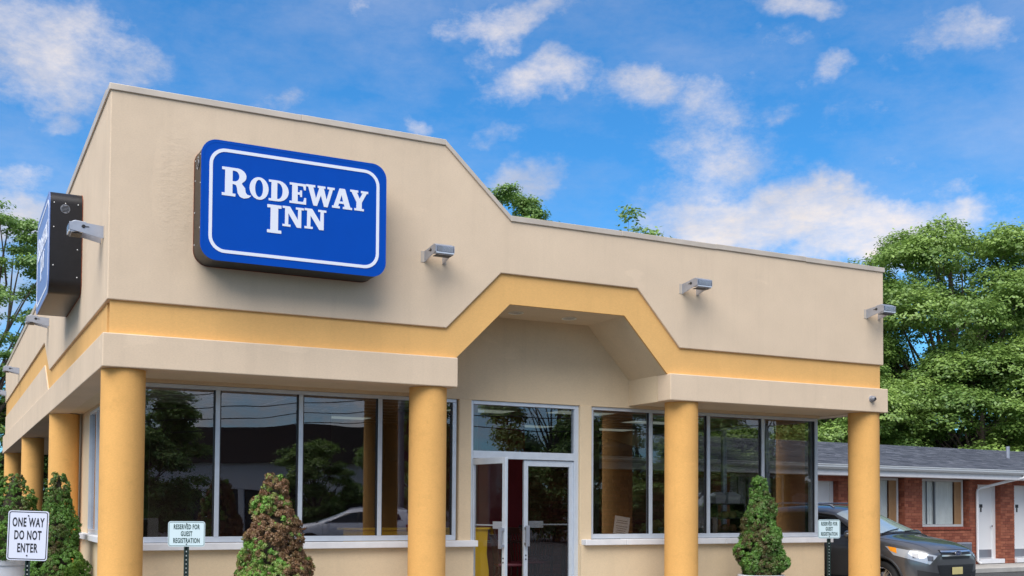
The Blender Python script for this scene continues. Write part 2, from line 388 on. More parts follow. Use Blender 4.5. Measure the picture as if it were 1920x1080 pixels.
# ------------------------------------------------------------------ reception building
W, ZT, ZT2, ZO, ZO2, ZFT, ZF = 12.64, 6.633, 5.695, 4.038, 4.887, 3.627, 3.218
X1, X2, X3, X4, X5, X6 = 4.40, 5.43, 4.446, 5.285, 7.60, 8.376
XA, XB, XC, XD, ZI = 4.601, 5.444, 7.385, 8.167, 4.462
RC = 1.115; LD = 26.2; BK = 8.3
B = empty('reception_building', (0, 0, 0), 0, 'beige and orange stucco motel office with round columns and a glass front', 'building')
def part(mb, name, mt, smooth=False, bevel=0, label=None, parent=B):
    o = mb.build(name, mt, parent, smooth, bevel=bevel)
    if label: o['label'] = label
    return o
T = .3
# parapet, front
mb = MB(); mb.prism([(0, ZO), (X3, ZO), (X4, ZO2), (X5, ZO2), (X6, ZO), (W, ZO), (W, ZT2), (X2, ZT2), (X1, ZT), (0, ZT)], 'y', 0, T)
part(mb, 'parapet_wall', BEIGE, bevel=.012)
mb = MB(); e = .05
mb.prism([(e-.012, ZFT), (XA, ZFT), (XB, ZI), (XC, ZI), (XD, ZFT), (W-e, ZFT), (W-e, ZO+.0), (X6, ZO), (X5, ZO2), (X4, ZO2), (X3, ZO), (e-.012, ZO)], 'y', e-.012, .075)
part(mb, 'orange_band', ORANGE)
for a, b in ((-.05, XA), (XD, W+.05)):
    mb = MB(); mb.box(a, b, -.05, T, ZF, ZFT); part(mb, 'fascia_board', BEIGE, bevel=.012)
# left flank (the side runs back over the drive-through); its far lines climb a little
def zl(z, y): return z+.010*max(0, y-5)
S1, S2 = 8.1, 9.3
mb = MB()
mb.prism([(T, ZO+.0), (8.46, 4.085), (9.75, 4.77), (LD, 4.90), (LD, 6.07), (S2, 5.87), (S1, ZT), (T, ZT)], 'x', 0, T)
part(mb, 'parapet_wall', BEIGE, bevel=.012)
mb = MB(); mb.prism([(T, ZFT+.0), (8.73, 3.676), (9.8, 4.326), (LD, 4.42), (LD, 4.90), (9.75, 4.77), (8.46, 4.085), (T, ZO)], 'x', e-.012, T); part(mb, 'orange_band', ORANGE)
mb = MB(); mb.prism([(T, ZF), (LD, ZF), (LD, 3.78), (8.73, 3.676), (T, ZFT)], 'x', -.05, T); part(mb, 'fascia_board', BEIGE, bevel=.012)
mb = MB(); mb.prism([(8.735, 3.677), (LD, 3.781), (LD, 4.42), (9.8, 4.326)], 'x', .018, T); part(mb, 'fascia_upper_board', BEIGE)
# right flank and rear
mb = MB(); mb.box(W-T, W, T, LD, ZO, ZT2); part(mb, 'parapet_wall', BEIGE)
mb = MB(); mb.box(W-T, W-e, T, LD, ZFT, ZO); part(mb, 'orange_band', ORANGE)
mb = MB(); mb.box(W-T, W+.05, T, LD, ZF, ZFT); part(mb, 'fascia_board', BEIGE)
mb = MB(); mb.box(T, W-T, LD-T, LD, ZF, 5.9); part(mb, 'parapet_wall', BEIGE)
# copings
CP = [((0, ZT), (2.35, ZT)), ((2.352, ZT+.004), (X1, ZT)), ((X1, ZT), (X2, ZT2)), ((X2, ZT2), (7.3, ZT2+.003)), ((7.302, ZT2+.007), (9.05, ZT2)), ((9.052, ZT2+.006), (10.9, ZT2+.002)), ((10.902, ZT2-.003), (W, ZT2))]
for (xa, za), (xb, zb) in CP:
    mb = MB(); t = .03; d = Vector((xb-xa, zb-za)).normalized(); n = Vector((-d.y, d.x))
    g0 = .0
    mb.prism([(xa-(.02 if xa == 0 else 0), za-.05), (xb+(.02 if xb == W else 0), zb-.05), (xb+(.02 if xb == W else 0)+n.x*t*.0, zb+t), (xa-(.02 if xa == 0 else 0), za+t)], 'y', -.022, T+.02)
    part(mb, 'coping', COPING, bevel=.006)
for (ya, za), (yb, zb) in (((T+.02, ZT), (S1, ZT)), ((S1, ZT), (S2, 5.87)), ((S2, 5.87), (LD, 6.07))):
    mb = MB(); mb.prism([(ya, za-.05), (yb, zb-.05), (yb, zb+.055), (ya, za+.055)], 'x', -.022, T+.02); part(mb, 'coping', COPING)
mb = MB(); mb.box(W-T-.02, W+.022, T+.02, LD, ZT2-.05, ZT2+.055); part(mb, 'coping', COPING)
mb = MB(); mb.box(T+.001, W-T-.001, T+.001, LD-T-.001, 5.2, 5.3); part(mb, 'roof_deck', ROOFM)
# soffits
def soff(x0, x1, y0, y1, z=ZF+.012): 
    mb = MB(); mb.box(x0, x1, y0, y1, z, z+.08); part(mb, 'soffit', SOFFIT)
soff(T+.001, XA-.101, T+.001, RC+.05); soff(XD+.101, W-T-.001, T+.001, RC+.05)
soff(T+.001, .56, RC+.051, BK-.01); soff(12.21, W-T-.001, RC+.051, BK-.01); soff(T+.001, W-T-.001, BK-.009, LD-T-.001)
# entrance niche lining: five slabs following the arch
prof = [(XA, ZF), (XA, ZFT), (XB, ZI), (XC, ZI), (XD, ZFT), (XD, ZF)]
outp = [(XA-.1, ZF), (XA-.1, ZFT+.05), (XB-.05, ZI+.1), (XC+.05, ZI+.1), (XD+.1, ZFT+.05), (XD+.1, ZF)]
for i in range(5):
    mb = MB(); mb.prism([prof[i], prof[i+1], outp[i+1], outp[i]], 'y', T+.0005 if i in (0, 4) else .0755, RC)
    part(mb, ('niche_wall', 'niche_slope', 'niche_ceiling', 'niche_slope', 'niche_wall')[i], SOFFIT)
# header walls at the glass line
mb = MB(); mb.box(XA-.1, XD+.1, RC, RC+.2, 3.18, ZI+.15); part(mb, 'header_wall', BEIGE2)
for a, b in ((.55, XA-.1), (XD+.1, 12.22)):
    mb = MB(); mb.box(a, b, RC, RC+.2, 3.18, 3.31); part(mb, 'header_wall', BEIGE2)
# base walls, piers, sills
for a, b in ((.55, 5.37), (7.24, 12.25)):
    mb = MB(); mb.box(a, b, RC-.08, RC+.16, GZ+.01, .968); part(mb, 'base_wall', BEIGE2, bevel=.008)
for a, b in ((5.145, 5.345), (7.245, 7.455)):
    mb = MB(); mb.box(a, b, RC-.02, RC+.16, .969, 3.179); part(mb, 'pier', BEIGE2, bevel=.008)
for a, b in ((.42, 2.3), (2.304, 4.62), (4.624, 5.40), (7.27, 8.02), (8.024, 10.0), (10.004, 12.38)):
    mb = MB(); mb.box(a, b, RC-.17, RC+.03, .97, 1.062+random.uniform(-.004, .004)); part(mb, 'window_sill', TRIM_W, bevel=.008)
# front glazing: frames and panes
def bay(xs, z0=1.066, z1=3.176, y=RC+.03, fw=.06, parent=B, double=True):
    """xs: mullion centres"""
    fr = MB()
    fr.box(xs[0]-fw/2, xs[-1]+fw/2, y, y+.09, z0, z0+.075); fr.box(xs[0]-fw/2, xs[-1]+fw/2, y, y+.09, z1-.05, z1)
    for i, x in enumerate(xs): fr.box(x-fw/2, x+fw/2, y-.004, y+.094, z0+.076, z1-.051)
    f = part(fr, 'window_frame', ALU, bevel=.004)
    for a, b in zip(xs[:-1], xs[1:]):
        p = MB(); p.box(a+fw/2-.005, b-fw/2+.005, y+.045, y+.053, z0+.07, z1-.045); part(p, 'pane', GLASS)
        for (q0, q1, r0, r1) in ((a+fw/2, a+fw/2+.018, z0+.076, z1-.051), (b-fw/2-.018, b-fw/2, z0+.076, z1-.051)):
            s = MB(); s.box(q0, q1, y+.02, y+.043, r0, r1); part(s, 'gasket', BLACK)
bay([.57, 1.582, 2.735, 3.911, 5.09])
bay([7.485, 8.62, 9.79, 10.96, 12.17])
# side glazing: left flank with the pier behind the second column, right flank
def side_bay(x, ys, z0=1.066, z1=3.176):
    fr = MB(); fw = .06
    fr.box(x, x+.09, ys[0], ys[-1], z0, z0+.075); fr.box(x, x+.09, ys[0], ys[-1], z1-.05, z1)
    for y in ys: fr.box(x-.004, x+.094, y-fw/2, y+fw/2, z0+.076, z1-.051)
    part(fr, 'window_frame', ALU)
    for a, b in zip(ys[:-1], ys[1:]):
        p = MB(); p.box(x+.041, x+.049, a+fw/2-.005, b-fw/2+.005, z0+.07, z1-.045); part(p, 'pane', GLASS)
side_bay(.54, [1.28, 2.3, 3.4, 4.5, 5.6, 6.6])
side_bay(12.13, [1.28, 2.5, 3.8, 5.1, 6.6])
for x0, x1 in ((.54, .74), (12.04, 12.24)):
    mb = MB(); mb.box(x0, x1, 6.66, BK, GZ+.01, 3.30); part(mb, 'pier', BEIGE2)
    mb = MB(); mb.box(x0-.03 if x0 < 1 else x0, x1 if x0 < 1 else x1+.03, RC+.165, 6.658, GZ+.01, .968); part(mb, 'base_wall', BEIGE2)
    mb = MB(); mb.box(x0, x1, RC+.201, 6.658, 3.18, 3.31); part(mb, 'header_wall', BEIGE2)
mb = MB(); mb.box(.42, .60, RC+.04, 8.34, .97, 1.062); part(mb, 'window_sill', TRIM_W, bevel=.006)
mb = MB(); mb.box(12.20, 12.38, RC+.04, 6.9, .97, 1.062); part(mb, 'window_sill', TRIM_W, bevel=.006)
# columns
for i, (x, y) in enumerate(((.236, .26), (4.284, .26), (8.59, .26), (12.43, .26), (.24, 7.9), (.24, 16.25), (.24, 25.5), (12.4, 8.0), (12.4, 16.25), (12.4, 25.5))):
    mb = MB(); mb.cyl((x, y, GZ+.01), .262, ZF-GZ-.012, 56, cap=True)
    part(mb, 'column', ORANGE2, smooth=True)
# downlights in the niche ceiling
for x, y in ((5.83, .60), (6.78, .66)):
    dl = empty('recessed_downlight', (x, y, ZI), 0, 'round recessed downlight in the arch ceiling, '+('left one' if x < 6 else 'right one'), 'ceiling light', 'downlights over the entrance')
    mb = MB(); mb.lathe([(.10, -.012), (.115, -.012), (.118, -.002), (.095, -.002), (.10, -.012)], 32); mb.build('trim_ring', mat('ring_paint', (.85, .80, .68), .5), dl, True)
    mb = MB(); mb.lathe([(.096, -.003), (.05, -.006), (.0001, -.007)], 32); mb.build('lens', mat('frosted_lens', (.40, .36, .30), .3), dl, True)
# doors
DY = RC+.03
fr = MB(); fr.box(5.346, 5.40, DY, DY+.1, .2, 3.176); fr.box(7.165, 7.244, DY, DY+.1, .2, 3.176)
fr.box(5.401, 7.164, DY, DY+.1, 3.12, 3.176); fr.box(5.401, 7.164, DY-.004, DY+.104, 2.30, 2.415)
part(fr, 'door_frame', ALU, bevel=.004)
p = MB(); p.box(5.401, 7.164, DY+.05, DY+.058, 2.416, 3.119); part(p, 'transom_pane', GLASS)
p = MB(); p.box(5.372, 7.238, RC-.3, RC+.16, GZ+.01, .19); part(p, 'threshold', CONCRETE)
def door_leaf(hx, w, ang, right=False):
    s = -1 if right else 1
    d = bpy.data.objects.new('door', None); COL.objects.link(d); d.parent = B; d.location = (hx, DY+.05, .2); d.rotation_euler = (0, 0, ang); 
    d['label'] = 'right glass door leaf, shut' if right else 'left glass door leaf, standing open'
    f = MB(); st = .072
    def bx(a, b, *r): f.box(min(s*a, s*b), max(s*a, s*b), *r)
    bx(0, st, -.025, .025, .01, 2.09); bx(w-st, w, -.025, .025, .01, 2.09); bx(st, w-st, -.024, .024, 2.0, 2.09); bx(st, w-st, -.024, .024, .01, .20)
    f.build('leaf_frame', ALU, d, bevel=.004)
    q = MB(); q.box(min(s*st, s*(w-st)), max(s*st, s*(w-st)), -.004, .004, .20, 2.0); q.build('pane', GLASS if right else DOORGLASS, d)
    h = MB(); xh = s*(w-st/2)
    h.box(xh-.03, xh+.03, -.075, -.026, 1.22-.2, 1.26-.2); h.box(xh-.03, xh+.03, -.075, -.026, .96-.2+.02, 1.0-.2+.02)
    h.box(xh-.033, xh+.033, -.095, -.076, .76, 1.08); h.box(xh-.02, xh+.02, -.1, -.0955, .79, 1.05); h.build('pull_handle', GALV, d, bevel=.004)
    b = MB(); b.box(min(s*st, s*(w-st)), max(s*st, s*(w-st)), .03, .045, 1.085, 1.105); a0 = s*(w-st-.30); b.box(min(a0, s*(w-st-.02)), max(a0, s*(w-st-.02)), .028, .06, 1.045, 1.15); b.build('push_bar', ALU, d)
    for zz in (.62, .56): k = MB(); k.cyl((xh, -.026, zz), .012, -.006, 12, 'y'); k.build('lock', BLACK, d)
    return d
door_leaf(5.402, .88, -R_(80)); door_leaf(7.163, .88, 0, True)
# inside shell
mb = MB(); mb.box(.75, 12.03, RC+.21, BK-.2, .1, .2); part(mb, 'floor', FLOOR_M)
mb = MB(); mb.box(.741, 12.039, RC+.201, BK-.16, 3.312, 3.36); part(mb, 'ceiling', TILE)
mb = MB()
x = .76
while x < 12.0: mb.box(x-.012, x+.012, RC+.21, BK-.2, 3.304, 3.3115); x += 1.22
y = RC+.4
while y < BK-.2: mb.box(.75, 12.03, y-.012, y+.012, 3.3035, 3.3105); y += .61
part(mb, 'ceiling_grid', WHITE)
mb = MB(); mb.box(.741, 12.039, BK-.15, BK, GZ+.01, 3.31); part(mb, 'back_wall', INTW)
mb = MB(); mb.box(5.7, 8.3, 5.0, 5.1, .2, 3.303); part(mb, 'partition_wall', REDWALL, label='dark red inside wall')
mb = MB(); mb.box(1.4, 4.6, 5.6, 5.7, .2, 3.303); part(mb, 'partition_wall', INTD)
mb = MB(); mb.box(6.1, 6.35, 3.0, 3.25, .2, 3.303); part(mb, 'inside_pillar', mat('pillar_paint', (.30, .20, .15), .7))
mb = MB(); mb.box(9.2, 9.5, 4.2, 4.5, .2, 3.303); part(mb, 'inside_pillar', INTW)

# ceiling lights (seen lit through the glass)
place_desc = ['through the leftmost window', 'through the third window from the left', 'through the window right of the doors', 'over the middle of the right room', 'just behind the transom', 'behind the right door', 'over the red wall']
for (x, y), ds in zip(((3.1, 6.9), (5.1, 6.7), (11.3, 6.8), (11.0, 4.6), (6.8, 3.9), (9.25, 6.8), (8.6, 3.4)), place_desc):
    t = empty('ceiling_light', (x, y, 3.303), 0, 'lit fluorescent ceiling panel seen '+ds, 'ceiling light', 'fluorescent panels on the office ceiling')
    mb = MB(); mb.box(-.61, .61, -.30, .30, -.02, -.0005); mb.build('frame', WHITE, t)
    mb = MB(); mb.box(-.57, .57, -.26, .26, -.026, -.0205); mb.build('diffuser', TROFFER, t)

# ------------------------------------------------------------------ inside furniture
yb = empty('yellow_booth', (5.05, 2.0, .2), 0, 'bright yellow booth partition inside beside the open door', 'booth')
mb = MB(); mb.prism([(-1.4, 0), (1.02, 0), (1.02, .35), (.98, .62), (1.0, 1.0), (-1.4, 1.0)], 'y', -.05, .0); mb.build('panel', YELLOW, yb, bevel=.01)
mb = MB(); mb.box(-1.42, 1.04, -.09, .24, 1.002, 1.035); mb.build('top', YELLOW, yb, bevel=.006)
mb = MB(); mb.box(-1.35, .9, .1, .5, 0, .45); mb.build('seat', MAROON, yb, bevel=.02)
def make_chair(label):
    c = empty('dining_chair', (0, 0, 0), 0, label, 'chair', 'dark wooden dining chairs inside')
    mb = MB(); mb.box(-.21, .21, -.21, .21, .43, .47); mb.build('seat', MAROON, c, bevel=.012)
    for sx in (-1, 1):
        mb = MB(); mb.tube([(sx*.18, -.18, 0), (sx*.19, -.19, .43)], .018, 6); mb.build('leg', DARKWOOD, c)
        mb = MB(); mb.tube([(sx*.18, .22, 0), (sx*.185, .19, .45), (sx*.19, .22, .75), (sx*.19, .28, 1.0)], .02, 6); mb.build('leg', DARKWOOD, c)
    mb = MB(); mb.box(-.2, .2, .25, .285, .92, 1.03); mb.build('top_rail', DARKWOOD, c, bevel=.01)
    for k in range(4):
        xx = -.12+.08*k; mb = MB(); mb.tube([(xx, .195, .47), (xx, .22, .72), (xx, .262, .93)], .011, 6); mb.build('slat', DARKWOOD, c)
    return c
c0 = make_chair('dark wooden chair beside the yellow booth behind the open door')
place(c0, (6.30, 1.72, .2), R_(75))
for (x, y, a, l) in ((7.55, 3.1, 200, 'dark chair seen in the gap between the two doors'), (8.1, 4.1, 20, 'dark chair by the red wall behind the right door'), (6.95, 2.3, 95, 'dark chair low behind the right door glass'), (8.3, 2.7, 250, 'dark chair between round tables right of the doors'), (2.2, 3.4, 160, 'dark chair deep behind the left windows')):
    c = copy_tree(c0); place(c, (x, y, .2), R_(a), l)
def make_table(label):
    t = empty('dining_table', (0, 0, 0), 0, label, 'table', 'pedestal tables inside')
    mb = MB(); mb.cyl((0, 0, .72), .40, .035, 32); mb.build('table_top', DARKWOOD, t, bevel=.005)
    mb = MB(); mb.cyl((0, 0, .03), .035, .689, 12); mb.build('pedestal', BLACK, t)
    mb = MB(); mb.lathe([(.26, 0), (.25, .02), (.05, .04), (.0001, .04)], 24); mb.build('foot', BLACK, t)
    return t
t0 = make_table('round dark pedestal table seen in the gap between the doors'); place(t0, (7.3, 3.9, .2))
for x, y, l in ((7.75, 2.5, 'round dark table behind the right door leaf'), (2.6, 2.9, 'round dark table behind the left windows')):
    place(copy_tree(t0), (x, y, .2), 0, l)
sh = empty('display_shelf', (11.17, 2.5, .2), 0, 'dark display shelf of goods behind the window right of the third column', 'shelf')
mb = MB(); mb.box(-.32, -.29, -.2, .2, 0, 1.45); mb.box(.29, .32, -.2, .2, 0, 1.45); mb.build('side_panel', BLACK, sh)
for z in (.3, .62, .94, 1.18, 1.44): mb = MB(); mb.box(-.289, .289, -.2, .2, z-.012, z+.012); mb.build('shelf_board', BLACK, sh)
for k, z in enumerate((.32, .64, .96, 1.2)):
    for j in range(3):
        xx = -.18+.18*j; mb = MB(); mb.lathe([(.07, 0), (.08, .05), (.05, .11), (.0001, .12)], 12, (0, 0, 0))
        o = mb.build('bread_roll', mat('bread_brown', (.20, .10, .04), .7), None, True, loc=(11.17+xx, 2.48, .2+z-.006)); tag(o, 'brown roll on the display shelf, %s place on the %s shelf' % (('left', 'middle', 'right')[j], ('lowest', 'second lowest', 'second highest', 'highest')[k]), 'bread', 'brown goods on the display shelf')
for k, x in enumerate((11.02, 11.33)):
    b_ = empty('takeaway_box', (x, 2.5, 1.653), 0, ('left' if k == 0 else 'right')+' of two white handled cartons on top of the display shelf', 'box', 'white cartons on the shelf')
    mb = MB(); w0, w1 = .10+.03*k, .115+.03*k
    mb.add([(-w0, -.09, 0), (w0, -.09, 0), (w0, .09, 0), (-w0, .09, 0), (-w1, -.1, .15), (w1, -.1, .15), (w1, .1, .15), (-w1, .1, .15), (-w1*.5, -.03, .21), (w1*.5, -.03, .21), (w1*.5, .03, .21), (-w1*.5, .03, .21)],
           [(0, 3, 2, 1), (0, 1, 5, 4), (1, 2, 6, 5), (2, 3, 7, 6), (3, 0, 4, 7), (4, 5, 9, 8), (5, 6, 10, 9), (6, 7, 11, 10), (7, 4, 8, 11), (8, 9, 10, 11)]); mb.build('carton', WHITE, b_)
    mb = MB(); mb.tube([(-.04, 0, .21), (-.03, 0, .235), (.03, 0, .235), (.04, 0, .21)], .005, 6); mb.build('handle', WHITE, b_)
cu = empty('coffee_urn', (10.28, 2.3, 1.1), 0, 'small steel coffee urn behind the window left of the third column', 'urn')
mb = MB(); mb.lathe([(.06, 0), (.062, .02), (.055, .03), (.055, .2), (.04, .225), (.012, .23), (.012, .25), (.0001, .252)], 20); mb.build('body', CHROME, cu, True)
mb = MB(); mb.box(-.01, .01, -.085, -.054, .04, .06); mb.build('tap', BLACK, cu)
ct = empty('side_counter', (10.2, 2.5, .2), 0, 'dark counter carrying the coffee urn inside', 'counter')
mb = MB(); mb.box(-.5, .35, -.3, .3, .862, .9); mb.build('counter_top', DARKWOOD, ct); mb = MB(); mb.box(-.48, .33, -.28, .28, 0, .86); mb.build('cabinet', INTD, ct)
# notice taped inside the pane
nt_ = empty('paper_notice', (8.10, RC+.10, 1.275), 0, 'tilted laminated paper notice low in the window right of the doors', 'notice')
mb = MB(); mb.box(-.145, .145, 0, .002, -.145, .145); o = mb.build('sheet', mat('notice_paper', (.52, .50, .48), .5), nt_, bevel=.0); 
o.rotation_euler = (0, R_(8), 0)
for k in range(6):
    mb = MB(); w_ = (.10, .11, .11, .10, .085, .10)[k]; z_ = .075-.035*k-(0.02 if k > 1 else 0); mb.box(-w_, w_, -.0015, -.0002, z_-.006, z_+.006); o = mb.build('print_line', mat('print_grey', (.16, .15, .15), .6), nt_); o.rotation_euler = (0, R_(8), 0)

# ------------------------------------------------------------------ lightbox signs
def arc(cx, cy, rx, ry, a0, a1, n=14): return [(cx+rx*math.cos(R_(a0+(a1-a0)*i/n)), cy+ry*math.sin(R_(a0+(a1-a0)*i/n))) for i in range(n+1)]
GL = {
 'I': ([(0,0),(.5,0),(.5,.11),(.385,.11),(.385,.89),(.5,.89),(.5,1),(0,1),(0,.89),(.115,.89),(.115,.11),(0,.11)], None),
 'N': ([(0,0),(.36,0),(.36,.11),(.26,.11),(.26,.66),(.64,0),(.84,0),(.84,.89),(.95,.89),(.95,1),(.59,1),(.59,.89),(.69,.89),(.69,.38),(.33,1),(0,1),(0,.89),(.11,.89),(.11,.11),(0,.11)], None),
 'E': ([(0,0),(.80,0),(.80,.33),(.71,.33),(.66,.12),(.39,.12),(.39,.45),(.50,.45),(.50,.35),(.60,.35),(.60,.67),(.50,.67),(.50,.57),(.39,.57),(.39,.88),(.64,.88),(.69,.70),(.78,.70),(.78,1),(0,1),(0,.89),(.12,.89),(.12,.11),(0,.11)], None),
 'D': ([(0,0)]+arc(.42,.5,.50,.5,-90,90)+[(0,1),(0,.89),(.12,.89),(.12,.11),(0,.11)], [(.39,.12)]+arc(.42,.5,.22,.38,-90,90)+[(.39,.88)]),
 'O': (arc(.48,.5,.48,.52,0,350,34), arc(.48,.5,.20,.40,0,350,34)),
 'W': ([(0,1),(.42,1),(.42,.89),(.33,.89),(.46,.36),(.60,.89),(.53,.89),(.53,1),(.89,1),(.89,.89),(.82,.89),(.95,.36),(1.08,.89),(.98,.89),(.98,1),(1.32,1),(1.32,.89),(1.24,.89),(1.00,0),(.83,0),(.68,.54),(.51,0),(.34,0),(.09,.89),(0,.89)], None),
 'A': ([(0,0),(.38,0),(.38,.11),(.30,.11),(.34,.25),(.58,.25),(.62,.11),(.53,.11),(.53,0),(.99,0),(.99,.11),(.90,.11),(.63,1),(.36,1),(.08,.11),(0,.11)], [(.375,.36),(.545,.36),(.46,.68)]),
 'Y': ([(0,1),(.42,1),(.42,.89),(.35,.89),(.50,.60),(.64,.89),(.56,.89),(.56,1),(.94,1),(.94,.89),(.86,.89),(.61,.42),(.61,.11),(.72,.11),(.72,0),(.22,0),(.22,.11),(.33,.11),(.33,.42),(.07,.89),(0,.89)], None),
 'R': ([(0,0),(.45,0),(.45,.10),(.35,.10),(.35,.43),(.40,.43)]+[(.47,.40),(.50,.30),(.52,.14),(.60,.01),(.74,-.03),(.90,.02),(.98,.10),(.90,.11),(.84,.12),(.79,.20),(.77,.34),(.66,.47)]+arc(.50,.735,.31,.265,-55,90,10)+[(0,1),(0,.90),(.10,.90),(.10,.10),(0,.10)], [(.35,.53),(.42,.53)]+arc(.42,.715,.155,.185,-80,90,8)+[(.35,.90)]),
}
def glyph(ch, x0, x1, z0, z1, y, parent):
    o_, h_ = GL[ch]; wmax = max(p[0] for p in o_)
    cu_ = bpy.data.curves.new('letter', 'CURVE'); cu_.dimensions = '2D'; cu_.fill_mode = 'BOTH'; cu_.extrude = .002
    for pts in [o_]+([h_] if h_ else []):
        sp = cu_.splines.new('POLY'); sp.points.add(len(pts)-1); sp.use_cyclic_u = True
        for i, p_ in enumerate(pts): sp.points[i].co = (p_[0]/wmax*(x1-x0), p_[1]*(z1-z0), 0, 1)
    t = bpy.data.objects.new('letter', cu_); COL.objects.link(t); bpy.context.view_layer.update()
    me = bpy.data.meshes.new_from_object(t.evaluated_get(bpy.context.evaluated_depsgraph_get())); bpy.data.objects.remove(t); bpy.data.curves.remove(cu_)
    me.materials.clear(); me.materials.append(SIGNWHITE)
    o = bpy.data.objects.new('letter', me); COL.objects.link(o); o.parent = parent; o.location = (x0, y, z0); o.rotation_euler = (R_(90), 0, 0); return o
def rr(x0, x1, z0, z1, r, n=8):
    p = []
    for cx, cz, a in ((x1-r, z1-r, 0), (x0+r, z1-r, 90), (x0+r, z0+r, 180), (x1-r, z0+r, 270)):
        p += [(cx+r*math.cos(R_(a+90*i/n)), cz+r*math.sin(R_(a+90*i/n))) for i in range(n+1)]
    return p
def ring(mb, outer, inner, y0, y1):
    n = len(outer)
    vs = [(x, y0, z) for x, z in outer]+[(x, y0, z) for x, z in inner]+[(x, y1, z) for x, z in outer]+[(x, y1, z) for x, z in inner]
    fs = []
    for i in range(n):
        j = (i+1) % n
        fs += [(i, j, n+j, n+i), (2*n+i, 3*n+i, 3*n+j, 2*n+j), (i, 2*n+i, 2*n+j, j), (n+i, n+j, 3*n+j, 3*n+i)]
    mb.add(vs, fs)
def lightbox(name, loc, rz, label):
    s = empty(name, loc, rz, label, 'sign', 'lightbox motel signs on the parapet')
    X0, X1_, Z0, Z1 = -1.185, 1.185, -.735, .735; D = .45
    mb = MB(); mb.prism(rr(X0, X1_, Z0, Z1, .19), 'y', -D+.012, -.002); mb.build('box', [SIGNBOX], s, True, bevel=.008)
    mb = MB(); ring(mb, rr(X0-.006, X1_+.006, Z0-.006, Z1+.006, .195), rr(X0+.03, X1_-.03, Z0+.03, Z1-.03, .165), -D, -D+.011); mb.build('retainer', BLUE, s)
    mb = MB(); mb.prism(rr(X0+.03, X1_-.03, Z0+.03, Z1-.03, .165), 'y', -D+.002, -D+.0115); mb.build('face_panel', BLUE, s)
    a, b = .092, .132
    mb = MB(); ring(mb, rr(X0+a, X1_-a, Z0+a, Z1-a, .20), rr(X0+b, X1_-b, Z0+b, Z1-b, .165), -D-.003, -D+.0015); mb.build('border_line', SIGNWHITE, s)
    ys = -D-.001
    cx = 2.185
    def G(ch, a, b, z0, z1): glyph(ch, a-cx, b-cx, z0-5.285, z1-5.285, ys, s)
    G('R', 1.245, 1.605, 5.352, 5.705); G('O', 1.583, 1.820, 5.358, 5.628)
    G('D', 1.822, 2.075, 5.362, 5.625); G('E', 2.086, 2.300, 5.366, 5.626); G('W', 2.298, 2.672, 5.370, 5.632); G('A', 2.640, 2.908, 5.376, 5.636); G('Y', 2.880, 3.124, 5.380, 5.642)
    G('I', 1.807, 1.987, 4.960, 5.313); G('N', 2.000, 2.272, 5.062, 5.318); G('N', 2.282, 2.566, 5.068, 5.325)
    # vent grille and screws on the end of the box
    for sx in (-1, 1):
        v = MB(); v.lathe([(.0001, 0), (.058, 0), (.062, .006), (.066, 0)], 24, (sx*(X1_+.0005)-(.006 if sx < 0 else 0), -.24, .47), 'x')
        v.build('vent', GALV, s)
        sl = MB()
        for k in range(5): zz = .47-.04+.02*k; h_ = math.sqrt(.055**2-(zz-.47)**2); sl.box(sx*(X1_+.006)-.003, sx*(X1_+.006)+.003, -.24-h_, -.24+h_, zz-.005, zz+.005)
        sl.build('vent_slats', BLACK, s)
        for (yy, zz) in ((-.39, .55), (-.24, .55), (-.07, .55), (-.39, .2), (-.07, -.1), (-.39, -.35), (-.07, -.5), (-.07, .3)):
            q = MB(); q.cyl((sx*X1_, yy, zz), .008, sx*.006, 8, 'x'); q.build('screw', WHITE, s)
    mb = MB(); ring(mb, rr(X0-.005, X1_+.005, Z0-.005, Z1+.005, .195), rr(X0+.01, X1_-.01, Z0+.01, Z1-.01, .18), -.012, -.0015); mb.build('rear_flange', RUST, s)
    return s
lightbox('lightbox_sign', (2.185, 0, 5.285), 0, 'blue rounded motel sign on the front parapet with white serif lettering')
side_sign = lightbox('lightbox_sign', (0, 4.1, 5.32), R_(-90), 'dark lightbox sign seen edge-on on the left side parapet')
SKY_SHEEN = mat('sky_sheen_sign_blue', (.10, .19, .50), .45, var=.1, vscale=2, coat=1); SKY_SHEEN.node_tree.nodes['Principled BSDF'].inputs['Coat Roughness'].default_value = .42  # paler blue paints in the sky sheen on the edge-on sign face
for ch in side_sign.children:
    if ch.name.startswith(('face_panel', 'retainer')): ch.material_slots[0].link = 'OBJECT'; ch.material_slots[0].material = SKY_SHEEN

